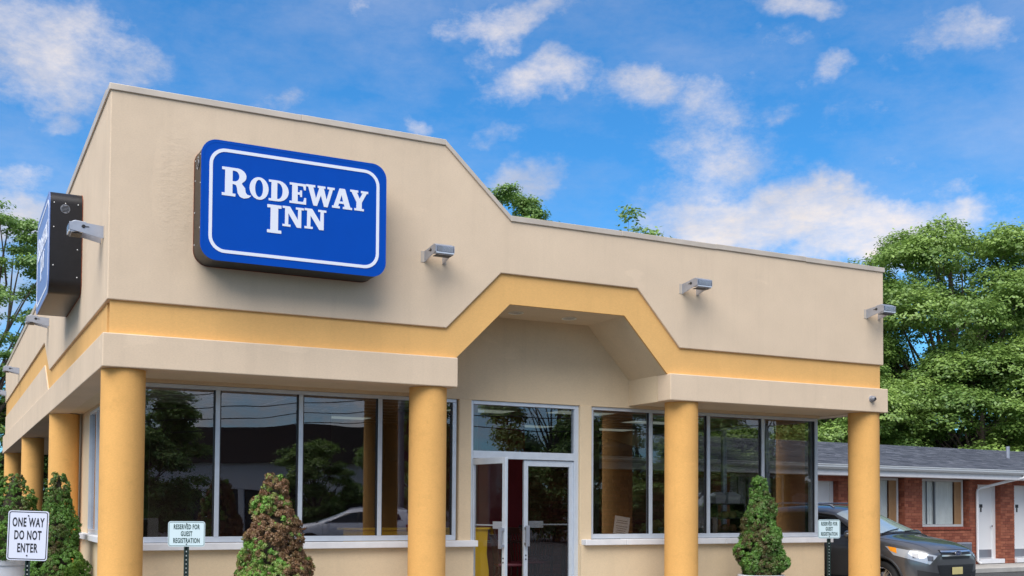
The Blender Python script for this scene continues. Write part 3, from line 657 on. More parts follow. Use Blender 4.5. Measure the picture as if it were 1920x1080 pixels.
# ------------------------------------------------------------------ wall floodlights
def floodlight():
    f = empty('wall_floodlight', (0, 0, 0), 0, 'x', 'wall lamp', 'grey floodlights bracketed to the parapet')
    w = .135
    for sx in (-1, 1):
        mb = MB(); mb.prism([(0, -.085), (-.02, -.085), (-.25, -.035), (-.40, -.01), (-.40, .085), (-.30, .095), (-.02, .07), (0, .07)], 'x', sx*w-.004, sx*w+.004)
        mb.build('bracket_plate', GALV, f)
        mb = MB(); mb.box(min(sx*(w+.004), sx*(w+.055)), max(sx*(w+.004), sx*(w+.055)), -.006, -.0005, -.085, .07); mb.build('wall_tab', mat('painted_tab', (.50, .43, .36), .6), f)
        mb = MB(); mb.cyl((sx*(w+.0045), -.235, .04), .022, sx*.006, 16, 'x'); mb.box(min(sx*(w+.004), sx*(w+.009)), max(sx*(w+.004), sx*(w+.009)), -.26, -.17, .034, .044); mb.build('pivot_bolt', BLACK, f)
    mb = MB(); mb.prism([(-.22, -.005), (-.375, -.045), (-.39, -.03), (-.39, .085), (-.33, .112), (-.20, .10)], 'x', -w+.005, w-.005); mb.build('housing', GALV, f, bevel=.006)
    mb = MB(); mb.prism([(-.391, -.008), (-.398, -.006), (-.402, .068), (-.392, .072)], 'x', -w+.02, w-.02); mb.build('lens', MIRRORGLASS, f)
    for k in range(8):
        zz = -.002+.009*k; mb = MB(); mb.box(-w+.022, w-.022, -.4065, -.4025, zz-.002, zz+.002); mb.build('lens_rib', LENS, f)
    mb = MB(); mb.box(-w+.006, w-.006, -.404, -.3905, -.030, -.012); mb.build('visor_strip', ALU, f)
    mb = MB(); mb.box(-w+.02, w-.02, -.36, -.25, -.05, -.042); mb.build('lamp_underside', BLACK, f)
    return f
f0 = floodlight()
LP = [((4.24, 0, 5.0), 0, 'grey floodlight right of the blue sign'), ((8.55, 0, 4.965), 0, 'middle grey floodlight above the right slope of the orange arch'), ((12.38, 0, 4.90), 0, 'grey floodlight at the right end of the parapet'),
      ((0, .60, 4.95), -90, 'grey floodlight on the side wall near the corner, in front of the dark sign box'), ((0, 8.8, 5.03), -90, 'grey floodlight low on the side wall just past the dark sign box'),
      ((0, 18.4, 5.13), -90, 'small grey floodlight far along the side wall'), ((0, 25.7, 5.18), -90, 'farthest floodlight, cut by the left edge of the photo')]
for i, (l, a, lab) in enumerate(LP):
    place(f0 if i == 0 else copy_tree(f0), l, R_(a), lab)
sc_ = empty('security_camera', (12.30, -.05, 3.437), 0, 'small grey ball security camera on the right end of the fascia', 'camera')
mb = MB(); mb.lathe([(.0001, 0), (.055, 0), (.055, -.018), (.045, -.022)], 24, axis='y'); mb.build('mount', GALV, sc_, True)
mb = MB(); mb.lathe([(.044, -.02)]+[(.05*math.cos(R_(t)), -.045-.05*math.sin(R_(t))) for t in range(-20, 91, 11)], 24, axis='y'); mb.build('ball', mat('camera_grey', (.2, .2, .22), .3), sc_, True)
mb = MB(); mb.cyl((.0, -.093, -.006), .022, -.006, 20, 'y'); mb.build('lens', BLACK, sc_)

# ------------------------------------------------------------------ signs on posts
def post_sign(name, loc, rz, w, h, lines, top, label, tcol, fcol, bcol, sizes, sxs, zs, tilt=0, group=None, edge=None):
    s = empty(name, (loc[0], loc[1], GZ+.01 if loc[1] < -.75 or loc[0] < -.6 else 0.0), rz, label, 'sign', group)
    z0 = s.location.z; cz = top-h/2-z0
    p = MB(); hh = cz+h*.42
    p.prism([(-.03, .012), (-.03, .006), (-.014, .006), (-.014, .035), (.014, .035), (.014, .006), (.03, .006), (.03, .012), (.02, .012), (.02, .041), (-.02, .041), (-.02, .012)], 'z', 0, hh); p.build('post', mat('green_post', (.018, .035, .03), .5, .3), s)
    n_ = int((cz-h/2-.1)/.05)
    q = MB()
    for k in range(n_): q.box(-.006, .006, .004, .0055, .1+.05*k, .118+.05*k)
    tag(q.build('punched_holes', mat('hole_light', (.35, .38, .36), .6), s), kind='stuff')
    m_ = Matrix.Translation((0, 0, cz)) @ Matrix.Rotation(tilt, 4, 'Y')
    b = bpy.data.objects.new('sign_plate', None); COL.objects.link(b)
    bpy.data.objects.remove(b)
    pl = MB(); pl.prism(rr(-w/2, w/2, -h/2, h/2, .035), 'y', 0, .004); pl = pl.build('sign_plate', fcol, s); pl.location = (0, 0, cz); pl.rotation_euler = (0, tilt, 0)
    a, b_ = (.012, .022) if h > .4 else (.008, .0135)
    r = MB(); ring(r, rr(-w/2+a, w/2-a, -h/2+a, h/2-a, .028), rr(-w/2+b_, w/2-b_, -h/2+b_, h/2-b_, .02), -.0015, -.0002); r.build('border_line', bcol, pl)
    for ln, sz, sx, zz in zip(lines, sizes, sxs, zs):
        text_obj(ln, sz, tcol, parent=pl, loc=(0, -.0012, zz), sx=sx, bold=.004 if h > .4 else .0022, spacing=1.12)
    for zz in (h*.40, -h*.40):
        k = MB(); k.cyl((0, -.001, zz), .009 if h > .4 else .007, -.006, 10, 'y'); k.build('bolt', BLACK, pl)
    return s
SW = mat('retroreflective_white', (.66, .68, .80), .35); SG = mat('retroreflective_pale', (.62, .74, .76), .35)
TB = mat('sign_ink_black', (.012, .012, .016), .5); TG = mat('sign_ink_green', (.01, .045, .04), .5)
post_sign('one_way_sign', (-.785, .616), R_(-25), .485, .60, ('ONE WAY', 'DO NOT', 'ENTER'), 1.485, 'white one way do not enter sign on a dark post at the left edge', TB, SW, TB, (.15,)*3, (.50,)*3, (.155, .0, -.155), tilt=R_(1.6))
post_sign('reserved_sign', (.905, -.37), R_(-22), .435, .305, ('RESERVED FOR', 'GUEST', 'REGISTRATION'), 1.372, 'pale reserved for guest registration sign left of the brown conifer', TG, SG, TG, (.080,)*3, (.52,)*3, (.082, .0, -.082), group='guest registration signs')
post_sign('reserved_sign', (11.05, -.37), R_(-12), .40, .305, ('RESERVED FOR', 'GUEST', 'REGISTRATION'), 1.392, 'small pale reserved for guest registration sign in front of the parked car', TG, SG, TG, (.080,)*3, (.50,)*3, (.082, .0, -.082), group='guest registration signs')

# ------------------------------------------------------------------ foliage
def leaves_mesh(name, P, Nn, size, tone, mt, aspect=1.6, rng=None, fold=0):
    """P centres, Nn approximate normals, one rhombic leaf per centre"""
    n = len(P); rng = rng or np.random.default_rng(1)
    Nn = Nn/np.linalg.norm(Nn, axis=1, keepdims=True)
    t = rng.normal(size=(n, 3)); t -= Nn*np.sum(t*Nn, 1, keepdims=True); t /= np.linalg.norm(t, axis=1, keepdims=True)
    b = np.cross(Nn, t); s = size*(.6+.8*rng.random((n, 1)))
    v = np.empty((n, 4, 3), np.float32)
    v[:, 0] = P-t*s*.5*aspect; v[:, 1] = P+b*s*.5; v[:, 2] = P+t*s*.5*aspect; v[:, 3] = P-b*s*.5
    if fold: v[:, 1] += Nn*s*fold; v[:, 3] += Nn*s*fold
    me = bpy.data.meshes.new(name); me.vertices.add(n*4); me.vertices.foreach_set('co', v.ravel())
    me.loops.add(n*4); me.loops.foreach_set('vertex_index', np.arange(n*4, dtype=np.int32))
    me.polygons.add(n); me.polygons.foreach_set('loop_start', np.arange(0, n*4, 4, dtype=np.int32))
    me.update(calc_edges=True)
    a = me.attributes.new('tone', 'FLOAT', 'FACE'); a.data.foreach_set('value', np.clip(tone, 0, 1).astype(np.float32).ravel())
    me.materials.append(mt); me.validate(); return me

def crown_mesh(seed, lobes, n_leaf, size, mt, tone_mid=.5, jitter=.35, sprays=True):
    """leaves gathered in small sprays on the outside of many lobes; a lobe = (x,y,z,rx,ry,rz)"""
    rng = np.random.default_rng(seed); Lb = np.array(lobes, float)
    wts = (Lb[:, 3]*Lb[:, 4]+Lb[:, 3]*Lb[:, 5]+Lb[:, 4]*Lb[:, 5])**1.0; wts /= wts.sum()
    per = 16; ns = n_leaf//per
    li = rng.choice(len(Lb), ns, p=wts); d = rng.normal(size=(ns, 3)); d /= np.linalg.norm(d, axis=1, keepdims=True)
    d[:, 2] = np.where(d[:, 2] < -.35, -d[:, 2]*.6, d[:, 2]); 
    rad = 1-np.abs(rng.normal(size=(ns, 1)))*.16
    C0 = Lb[li, :3]+d*Lb[li, 3:6]*rad
    sprd = size*1.9
    off = rng.normal(size=(ns, per, 3))*sprd*np.array([1, 1, .45]); 
    P = (C0[:, None, :]+off).reshape(-1, 3)
    nn = (d[:, None, :]*.7+np.array([0, 0, .75])+rng.normal(size=(ns, per, 3))*jitter).reshape(-1, 3)
    lobe_t = rng.normal(size=len(Lb))*.13; spray_t = rng.normal(size=ns)*.16
    tone = tone_mid+np.repeat(lobe_t[li]+spray_t, per)+rng.normal(size=ns*per)*.12
    return leaves_mesh('crown', P, nn, size, tone, mt, rng=rng, fold=.12)

def limbs(mb, base, top, r0, targets, rng, n=7):
    """a trunk and limbs reaching to the lobes"""
    base = Vector(base); top = Vector(top)
    pts = [base.lerp(top, i/6)+Vector((rng.normal()*.12, rng.normal()*.12, 0))*(i > 0) for i in range(7)]
    mb.tube(pts, [r0*(1-.75*i/6) for i in range(7)], 10)
    for tg in targets:
        tg = Vector(tg); k = min(5, max(1, int(6*min(.9, max(.12, (tg.z-base.z)/(top.z-base.z)*.62))))); s = pts[k]
        mid = s.lerp(tg, .5)+Vector((rng.normal()*.3, rng.normal()*.3, -.25+rng.normal()*.2))
        rr0 = r0*(1-.75*k/6)*.5
        P = [s, s.lerp(mid, .5), mid, mid.lerp(tg, .5)+Vector((0, 0, .1)), tg]
        mb.tube(P, [rr0, rr0*.75, rr0*.5, rr0*.3, rr0*.12], 6)
def tree(kind, loc, H, Rr, seed, label, mt=MAPLE, n_leaf=60000, size=.16, cz=.58, low=.2, group=None, nl=46, lobe_r=.26, flat=.62, trunk_r=None, shape=1.0, share=None, turn=0):
    if share is not None:      # the same crown again, turned and stretched
        src, H0, R0 = share
        c = copy_tree(src); tag(c, label, 'tree', group); c.location = loc; c.rotation_euler = (0, 0, turn); c.scale = (Rr/R0, Rr/R0, H/H0); return c
    rng = np.random.default_rng(seed)
    lobes = []
    for k in range(nl):
        u = rng.random(); a = rng.random()*2*math.pi
        z = low+(1-low)*(k+.5)/nl
        f = math.sqrt(max(0.02, 1-((z-cz)/(1-cz if z > cz else cz-low*.8))**2*.93))**shape
        rr_ = Rr*f*(.45+.6*math.sqrt(rng.random())); s = Rr*lobe_r*(.65+.7*rng.random())
        lobes.append((rr_*math.cos(a), rr_*math.sin(a), z*H*(1-.04*rng.random())-s*.4, s*1.15, s*1.15, s*flat))
    e_ = empty(kind, loc, 0, label, 'tree', group)
    me = crown_mesh(seed, lobes, n_leaf, size, mt); o = bpy.data.objects.new('crown', me); COL.objects.link(o); o.parent = e_
    mb = MB(); limbs(mb, (0, 0, -.1), (0, 0, H*.86), trunk_r or .022*H+.04, [(l[0]*.9, l[1]*.9, l[2]) for l in lobes[::2]], rng); mb.build('trunk', BARK, e_, True)
    return e_
TG_ = 'broadleaf trees behind the motel'
ta = tree('maple_tree', (37.9, 20.8, GZ), 14.3, 5.9, 11, 'tallest leafy tree behind the motel, with sky showing through its crown', n_leaf=270000, size=.088, low=.1, nl=150, lobe_r=.18, flat=.8, group=TG_)
tree('maple_tree', (46.4, 19.4, GZ), 14.2, 5.8, 12, 'tall leafy tree cut by the right edge of the photo', group=TG_, share=(ta, 14.3, 5.9), turn=2.1)
tb = tree('maple_tree', (29.2, 18.8, GZ), 7.7, 3.4, 13, 'lower rounded bushy tree beside the right end of the office, above the slate roof', n_leaf=150000, size=.075, low=.1, nl=75, lobe_r=.25, cz=.5, flat=.8, group=TG_)
tree('maple_tree', (35.0, 16.8, GZ), 7.9, 4.0, 14, 'lower rounded bushy tree at right, in front of the tall ones', group=TG_, share=(tb, 7.7, 3.4), turn=1.3)
tree('maple_tree', (23.4, 21.5, GZ), 6.6, 3.2, 15, 'small tree seen between the office glass and the last column', group=TG_, share=(tb, 7.7, 3.4), turn=3.0)
tree('maple_tree', (34.6, 25.5, GZ), 10.5, 4.6, 16, 'middle-height shaded tree between the tall and the low ones behind the motel', group=TG_, share=(tb, 7.7, 3.4), turn=5.2)
# left side
tc_ = tree('ash_tree', (-.9, 33.0, GZ), 13.4, 4.0, 21, 'feathery green tree at the left edge behind the side wall', LOCUST, n_leaf=70000, size=.075, low=.2, nl=190, lobe_r=.11, flat=.4, cz=.55)
tree('ash_tree', (-5.2, 41.0, GZ), 14.0, 4.6, 22, 'second thin green tree farther back at the left edge', share=(tc_, 13.4, 4.0), turn=2)
tree('bushy_tree', (1.6, 36.0, GZ), 6.2, 4.5, 23, 'dark low tree seen under the drive-through roof', share=(tb, 7.7, 3.4), turn=4.4)
# tops showing over the parapet
tree('maple_tree', (20.4, 30.3, GZ), 16.2, 2.4, 31, 'tree top rising over the step of the parapet', LOCUST, n_leaf=52000, size=.085, low=.45, nl=110, lobe_r=.17, cz=.66, flat=.7, shape=.8)
tree('maple_tree', (29.6, 34.0, GZ), 17.2, 3.0, 32, 'sparse thin tree top just over the right parapet', LOCUST, n_leaf=2600, size=.13, low=.5, nl=44, lobe_r=.18, cz=.75, trunk_r=.16)

def shrub(loc, H, Rr, seed, label, mt=SPRUCE, brown=False, dry=.0, pot=True, lean=0, bulge=.25, pot_r=.36, pot_h=.5, group='clipped conifers in white tubs'):
    rng = np.random.default_rng(seed)
    e_ = empty('potted_conifer', loc, 0, label, 'shrub', group)
    zb = pot_h
    # a lumpy cone: clumps sit on its surface, each clump a burst of short needled sprigs
    nc = 1500; u = rng.random(nc); z = 1-np.sqrt(1-u*.995); a = rng.random(nc)*2*math.pi
    ph = rng.random(6)*6.28
    prof = (1-z)**.82*(1+.0*z)+.06
    lump = 1+.13*np.sin(a*3+z*11+ph[0])+.11*np.sin(a*5-z*17+ph[1])+.12*np.sin(z*21+ph[2]+1.5*np.sin(a+ph[3]))
    r = Rr*prof*lump*np.clip(.55+z*4.5, 0, 1)*(1-np.abs(rng.normal(size=nc))*.10)
    cx = r*np.cos(a)+lean*z*H; cy = r*np.sin(a); cz = zb+z*H
    C0 = np.stack([cx, cy, cz], 1); d = np.stack([np.cos(a), np.sin(a), .75+0*a], 1); d /= np.linalg.norm(d, axis=1, keepdims=True)
    per = 76; cs = .028+.020*rng.random((nc, 1, 1))
    o3 = rng.normal(size=(nc, per, 3)); o3 /= np.linalg.norm(o3, axis=2, keepdims=True)
    o3 = o3+d[:, None, :]*.7; o3 /= np.linalg.norm(o3, axis=2, keepdims=True)
    P = (C0[:, None, :]+o3*cs*(.55+.6*rng.random((nc, per, 1)))).reshape(-1, 3); nn = (o3+rng.normal(size=o3.shape)*.5).reshape(-1, 3)
    ct = rng.normal(size=nc)*.12
    if brown:
        nz = np.sin(cx*7+ph[0])+np.sin(cy*8+cz*5+ph[1])+np.sin(cz*7+cx*6+ph[2])
        base = np.where((nz+(.50-np.abs(z-.22))*3.0-cx*1.6 > 1.15), .88, np.where(z > .90, .8, np.where(nz > 1.9, .75, .22)))+ct
        base = np.where(rng.random(nc) < .22, rng.random(nc), base)
    else:
        nz = np.sin(cx*9+ph[3])+np.sin(cz*6+cy*7+ph[4])
        base = .50+.10*nz+ct
        base = np.where((rng.random(nc) < dry)&(cx < lean*z*H-.02)&(z < .55)&(np.sin(cz*9+cy*11+ph[5])+np.sin(cx*13+cz*4) > -.1), .10+ct*.5, base)
    tone = np.repeat(base, per)+rng.normal(size=nc*per)*.09
    me = leaves_mesh('foliage', P, nn, .0125, tone, BROWNED if brown else mt, aspect=2.2, rng=rng)
    o = bpy.data.objects.new('foliage', me); COL.objects.link(o); o.parent = e_
    mb = MB(); mb.tube([(0, 0, zb-.12), (lean*H*.5, 0, zb+H*.5), (lean*H, 0, zb+H*.92)], [.04, .028, .008], 8)
    for k in range(60):
        zz = rng.random()*.8; aa = rng.random()*6.28; rr_ = Rr*(1-zz)*.8; mb.tube([(lean*zz*H, 0, zb+zz*H*.95), (lean*zz*H+rr_*math.cos(aa), rr_*math.sin(aa), zb+zz*H+.08)], [.008, .004], 4)
    mb.build('stem', BARK, e_)
    # inner twigs seen as a dark core
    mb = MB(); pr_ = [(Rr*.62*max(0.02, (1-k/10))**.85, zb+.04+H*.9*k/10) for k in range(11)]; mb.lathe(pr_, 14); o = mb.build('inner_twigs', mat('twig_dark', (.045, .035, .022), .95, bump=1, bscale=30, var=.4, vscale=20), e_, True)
    if pot:
        p = MB(); p.lathe([(.0001, 0), (pot_r*.68, 0), (pot_r*.72, .03), (pot_r*.92, pot_h*.82), (pot_r, pot_h*.84), (pot_r+.015, pot_h*.9), (pot_r+.015, pot_h*.99), (pot_r, pot_h), (pot_r*.88, pot_h), (pot_r*.86, pot_h-.06)], 40); p.build('tub', mat('white_tub', (.74, .75, .80), .5, bump=.1, bscale=20, var=.06, vscale=4), e_, True)
        s = MB(); s.cyl((0, 0, pot_h-.07), pot_r*.87, .02, 32); s.build('soil', mat('soil', (.06, .04, .03), .95, bump=1, bscale=30), e_)
    return e_
shrub((1.97, -.35, 0.0), 1.74, .50, 5, 'half browned conifer in front of the left windows', brown=True, pot_h=.32)
shrub((10.06, .12, 0.0), 1.70, .385, 6, 'green conical conifer in a white tub between the two right columns', lean=-.02, dry=.75)
shrub((-.03, 5.6, GZ+.01), 2.05, .44, 7, 'tall dark green conifer behind the one way sign', pot_h=.3, lean=0, dry=.35)
shrub((-.52, 9.2, GZ+.01), 1.72, .74, 8, 'wide bright green conifer in a white tub left of the one way sign', pot_r=.5, pot_h=.66)

# ------------------------------------------------------------------ cars
def catmull(vs, fs, lv=2):
    me = bpy.data.meshes.new('t'); me.from_pydata(vs, [], fs); o = bpy.data.objects.new('t', me); COL.objects.link(o)
    md = o.modifiers.new('s', 'SUBSURF'); md.levels = lv; md.render_levels = lv
    bpy.context.view_layer.update()
    r = bpy.data.meshes.new_from_object(o.evaluated_get(bpy.context.evaluated_depsgraph_get())); bpy.data.objects.remove(o); return r
def boolean_cut(me, cutters):
    o = bpy.data.objects.new('t', me); COL.objects.link(o)
    cs = []
    for c in cutters:
        cm = bpy.data.meshes.new('c'); cm.from_pydata(c.v, [], c.f); bm = bmesh.new(); bm.from_mesh(cm); bmesh.ops.recalc_face_normals(bm, faces=bm.faces); bm.to_mesh(cm); bm.free()
        co = bpy.data.objects.new('c', cm); COL.objects.link(co); cs.append(co)
        md = o.modifiers.new('b', 'BOOLEAN'); md.object = co; md.operation = 'DIFFERENCE'; md.solver = 'EXACT'
    bpy.context.view_layer.update()
    r = bpy.data.meshes.new_from_object(o.evaluated_get(bpy.context.evaluated_depsgraph_get()))
    bpy.data.objects.remove(o)
    for co in cs: bpy.data.objects.remove(co)
    return r
def make_suv(label):
    car = empty('parked_suv', (0, 0, 0), 0, label, 'car')
    ST = [
     (2.25, [(0,.40),(.30,.40),(.46,.42),(.54,.50),(.56,.60),(.55,.70),(.49,.79),(.34,.84),(.17,.86),(0,.865)]),
     (2.19, [(0,.27),(.50,.27),(.66,.33),(.71,.47),(.72,.62),(.70,.76),(.62,.87),(.45,.91),(.22,.935),(0,.94)]),
     (2.02, [(0,.22),(.62,.22),(.79,.28),(.84,.46),(.85,.65),(.83,.81),(.74,.92),(.56,.97),(.28,1.0),(0,1.005)]),
     (1.82, [(0,.21),(.66,.21),(.84,.27),(.89,.46),(.905,.66),(.885,.84),(.79,.97),(.62,1.03),(.31,1.055),(0,1.06)]),
     (1.50, [(0,.21),(.66,.21),(.85,.27),(.905,.46),(.915,.66),(.90,.86),(.81,1.01),(.66,1.075),(.33,1.10),(0,1.11)]),
     (1.26, [(0,.21),(.66,.21),(.85,.27),(.90,.46),(.915,.66),(.905,.88),(.84,1.035),(.72,1.10),(.36,1.135),(0,1.145)]),
     (1.16, [(0,.21),(.66,.21),(.85,.27),(.90,.46),(.915,.66),(.905,.88),(.845,1.045),(.74,1.14),(.38,1.18),(0,1.195)]),
     (.60, [(0,.21),(.66,.21),(.85,.26),(.895,.46),(.915,.66),(.91,.89),(.845,1.06),(.715,1.345),(.40,1.405),(0,1.425)]),
     (.20, [(0,.21),(.66,.21),(.85,.26),(.895,.46),(.915,.66),(.91,.90),(.845,1.07),(.655,1.515),(.38,1.60),(0,1.625)]),
     (-.15, [(0,.21),(.66,.21),(.85,.26),(.895,.46),(.915,.66),(.91,.91),(.845,1.085),(.635,1.565),(.37,1.655),(0,1.675)]),
     (-.80, [(0,.21),(.66,.21),(.85,.26),(.895,.46),(.915,.66),(.915,.93),(.845,1.12),(.62,1.57),(.36,1.665),(0,1.685)]),
     (-1.45, [(0,.21),(.66,.21),(.85,.27),(.90,.46),(.915,.67),(.91,.95),(.83,1.16),(.595,1.53),(.35,1.635),(0,1.655)]),
     (-1.90, [(0,.24),(.66,.24),(.83,.30),(.885,.47),(.90,.69),(.885,.97),(.79,1.2),(.55,1.47),(.34,1.585),(0,1.61)]),
     (-2.10, [(0,.27),(.62,.27),(.79,.34),(.85,.50),(.865,.71),(.84,.97),(.74,1.17),(.54,1.33),(.32,1.42),(0,1.44)]),
     (-2.26, [(0,.36),(.55,.36),(.70,.42),(.77,.54),(.79,.71),(.76,.87),(.66,1.0),(.48,1.06),(.24,1.09),(0,1.10)]),
    ]
    vs = []; n = 18
    for x, pf in ST:
        for (y, z) in pf: vs.append((x, y, z))
        for (y, z) in pf[8:0:-1]: vs.append((x, -y, z))
    fs = []
    for k in range(len(ST)-1):
        for i in range(n): fs.append((k*n+i, k*n+(i+1) % n, (k+1)*n+(i+1) % n, (k+1)*n+i))
    def cap(o):
        for i in range(9):
            a, b = o+i, o+i+1; c, d = o+(n-i-1) % n, o+(n-i) % n
            if i == 0: fs.append((o, o+1, o+n-1))
            elif i < 8: fs.append((o+i, o+i+1, o+n-i-1, o+n-i))
            else: fs.append((o+8, o+9, o+10))
    cap(0); cap((len(ST)-1)*n)
    bm = bmesh.new(); vv = [bm.verts.new(v) for v in vs]
    for f in fs:
        try: bm.faces.new([vv[i] for i in f])
        except ValueError: pass
    bmesh.ops.recalc_face_normals(bm, faces=bm.faces); tm = bpy.data.meshes.new('t'); bm.to_mesh(tm); bm.free()
    V_ = [tuple(v.co) for v in tm.vertices]; F_ = [tuple(p.vertices) for p in tm.polygons]
    body = catmull(V_, F_, 3)
    bvh = BVHTree.FromPolygons([v.co.copy() for v in body.vertices], [tuple(p.vertices) for p in body.polygons])
    cut = []
    for wx in (1.36, -1.33):
        for sy in (-1, 1): c = MB(); c.cyl((wx, sy*.60, .345), .395, sy*.7, 40, 'y'); cut.append(c)
    bodyc = boolean_cut(body.copy(), cut)
    bodyc.materials.clear(); bodyc.materials.append(CARPAINT); bodyc.polygons.foreach_set('use_smooth', [True]*len(bodyc.polygons))
    try: bodyc.set_sharp_from_angle(angle=R_(38))
    except Exception: pass
    bodyc.name = 'body'; o = bpy.data.objects.new('body', bodyc); COL.objects.link(o); o.parent = car
    def conform(name, corners, d, mt, off=.006, nu=14, nv=8, par=car, thick=0, smooth=True):
        """a patch laid on the body: corners (4 points) swept along d until they meet it"""
        a, b, c, e4 = [Vector(q) for q in corners]; d = Vector(d).normalized(); m2 = MB(); vs2 = []
        for i in range(nu+1):
            for j in range(nv+1):
                u, v = i/nu, j/nv; p = a.lerp(b, u).lerp(e4.lerp(c, u), v)
                hit = bvh.ray_cast(p-d*1.5, d)
                if hit[0] is None: q = p
                else: q = hit[0]+hit[1].normalized()*off*(1 if hit[1].dot(d) < 0 else -1)
                vs2.append(tuple(q))
        fs2 = [(i*(nv+1)+j, (i+1)*(nv+1)+j, (i+1)*(nv+1)+j+1, i*(nv+1)+j+1) for i in range(nu) for j in range(nv)]
        m2.add(vs2, fs2); return m2.build(name, mt, par, smooth)
    # windscreen, windows
    conform('windscreen', [(1.17, -.74, 1.17), (1.17, .74, 1.17), (.24, .585, 1.6), (.24, -.585, 1.6)], (-.5, 0, -.86), WSGLASS, nu=24, nv=12)
    conform('windscreen_border', [(1.21, -.77, 1.14), (1.21, .77, 1.14), (1.15, .75, 1.18), (1.15, -.75, 1.18)], (-.5, 0, -.86), BLACK, off=.009, nu=24, nv=3)
    conform('rear_window', [(-2.12, -.5, 1.33), (-2.12, .5, 1.33), (-1.95, .45, 1.53), (-1.95, -.45, 1.53)], (1, 0, -.4), CARGLASS, nu=12)
    for s in (-1, 1):
        d = (0, -s, 0)
        conform('side_window', [(.80, s, 1.12), (-.26, s, 1.13), (-.26, s, 1.52), (.16, s, 1.475)], d, CARGLASS)
        conform('side_window', [(-.33, s, 1.135), (-1.12, s, 1.17), (-1.04, s, 1.52), (-.33, s, 1.525)], d, CARGLASS)
        conform('side_window', [(-1.20, s, 1.18), (-1.72, s, 1.24), (-1.60, s, 1.43), (-1.12, s, 1.51)], d, CARGLASS)
        conform('belt_trim', [(.86, s, 1.09), (-1.80, s, 1.20), (-1.80, s, 1.215), (.86, s, 1.108)], d, CHROME, off=.009, nu=30, nv=1)
        conform('pillar_cover', [(-.262, s, 1.12), (-.328, s, 1.12), (-.328, s, 1.53), (-.262, s, 1.53)], d, BLACK, off=.004, nu=2)
        conform('pillar_cover', [(-1.125, s, 1.16), (-1.195, s, 1.17), (-1.115, s, 1.51), (-1.045, s, 1.52)], d, BLACK, off=.004, nu=2)
        for (xa_, xb_) in ((.93, .925), (-.30, -.305), (-1.22, -1.16)):
            conform('door_seam', [(xa_, s, .36), (xa_-.008, s, .36), (xb_-.008, s, 1.10), (xb_, s, 1.10)], d, BLACK, off=.0015, nu=1, nv=12)
        conform('sill_cladding', [(.98, s, .27), (-.96, s, .27), (-.96, s, .40), (.98, s, .40)], d, CLADDING, off=.012, nu=20, nv=3)
        for hx in (.02, -.92):
            m3 = MB(); m3.box(hx-.1, hx+.1, min(s*.925, s*.955), max(s*.925, s*.955), .935, .96); m3.build('door_handle', CARPAINT, car, bevel=.008)
        # wheel arches
        for wx in (1.36, -1.33):
            m3 = MB(); pts = [(wx+.415*math.cos(R_(t)), s*.905, .345+.415*math.sin(R_(t))) for t in range(-18, 199, 12)]
            pp = []
            for q in pts:
                hh_ = bvh.ray_cast(Vector((q[0], s*2, q[2])), Vector((0, -s, 0))); pp.append((q[0], (hh_[0].y if hh_[0] else s*.9), q[2]))
            m3.tube(pp, .024, 8); m3.build('arch_trim', CLADDING, car, True)
            m3 = MB(); m3.lathe([(.394, s*.60), (.394, s*.88)], 40, (wx, 0, .345), 'y'); m3.cyl((wx, s*.598, .345), .394, s*.003, 40, 'y'); m3.build('arch_liner', BLACK, car)
            wl = bpy.data.objects.new('wheel', None); COL.objects.link(wl); wl.parent = car; wl.location = (wx, s*.80, .345)
            m3 = MB(); m3.lathe([(.235, -.10), (.30, -.112), (.335, -.10), (.345, -.06), (.345, .06), (.335, .10), (.30, .112), (.235, .10)], 40, axis='y'); m3.build('tyre', RUBBER, wl, True)
            m3 = MB(); m3.lathe([(.237, s*.095), (.225, s*.10), (.215, s*.075), (.205, s*.02), (.205, -s*.08)], 40, axis='y')
            for k in range(5):
                for da in (-.13, .13):
                    a_ = 2*math.pi*k/5+.3; M3 = Matrix.Rotation(a_+da, 4, 'Y'); m3.box(.03, .222, min(s*.055, s*.085), max(s*.055, s*.085), -.016, .016, M=M3)
            m3.cyl((0, s*.05, 0), .055, s*.045, 20, 'y'); m3.build('rim', mat('alloy', (.55, .55, .57), .25, .9), wl, True)
            m3 = MB(); m3.cyl((0, s*.0, 0), .15, s*.03, 24, 'y'); m3.build('brake_disc', GALV, wl)
        # mirror
        m3 = MB(); m3.lathe([(.0001, 0), (.06, .0), (.085, .03), (.085, .07), (.06, .11), (.0001, .12)], 14, (0, 0, 0), 'x', M=Matrix.Translation((.72, s*1.02, 1.14)) @ Matrix.Diagonal((1, 1.25, .85, 1))); m3.box(.74, .80, min(s*.85, s*.98), max(s*.85, s*.98), 1.09, 1.12); m3.build('wing_mirror', CARPAINT, car, True)
        # roof rails
        m3 = MB(); m3.tube([(.10, s*.545, 1.615), (.0, s*.55, 1.665), (-.4, s*.555, 1.70), (-1.1, s*.545, 1.70), (-1.62, s*.52, 1.655), (-1.75, s*.515, 1.61)], .016, 8); m3.build('roof_rail', CHROME, car, True)
        # lamps
        conform('headlight', [(2.16, s*.48, .80), (1.50, s*.93, .95), (1.62, s*.90, .80), (2.10, s*.62, .655)][::1], (-.75, -s*.66, 0), LENS, off=.007, nu=16, nv=6)
        conform('indicator', [(1.66, s*.88, .92), (1.52, s*.93, .945), (1.58, s*.93, .87), (1.67, s*.88, .83)], (-.6, -s*.8, 0), AMBER, off=.010, nu=8, nv=4)
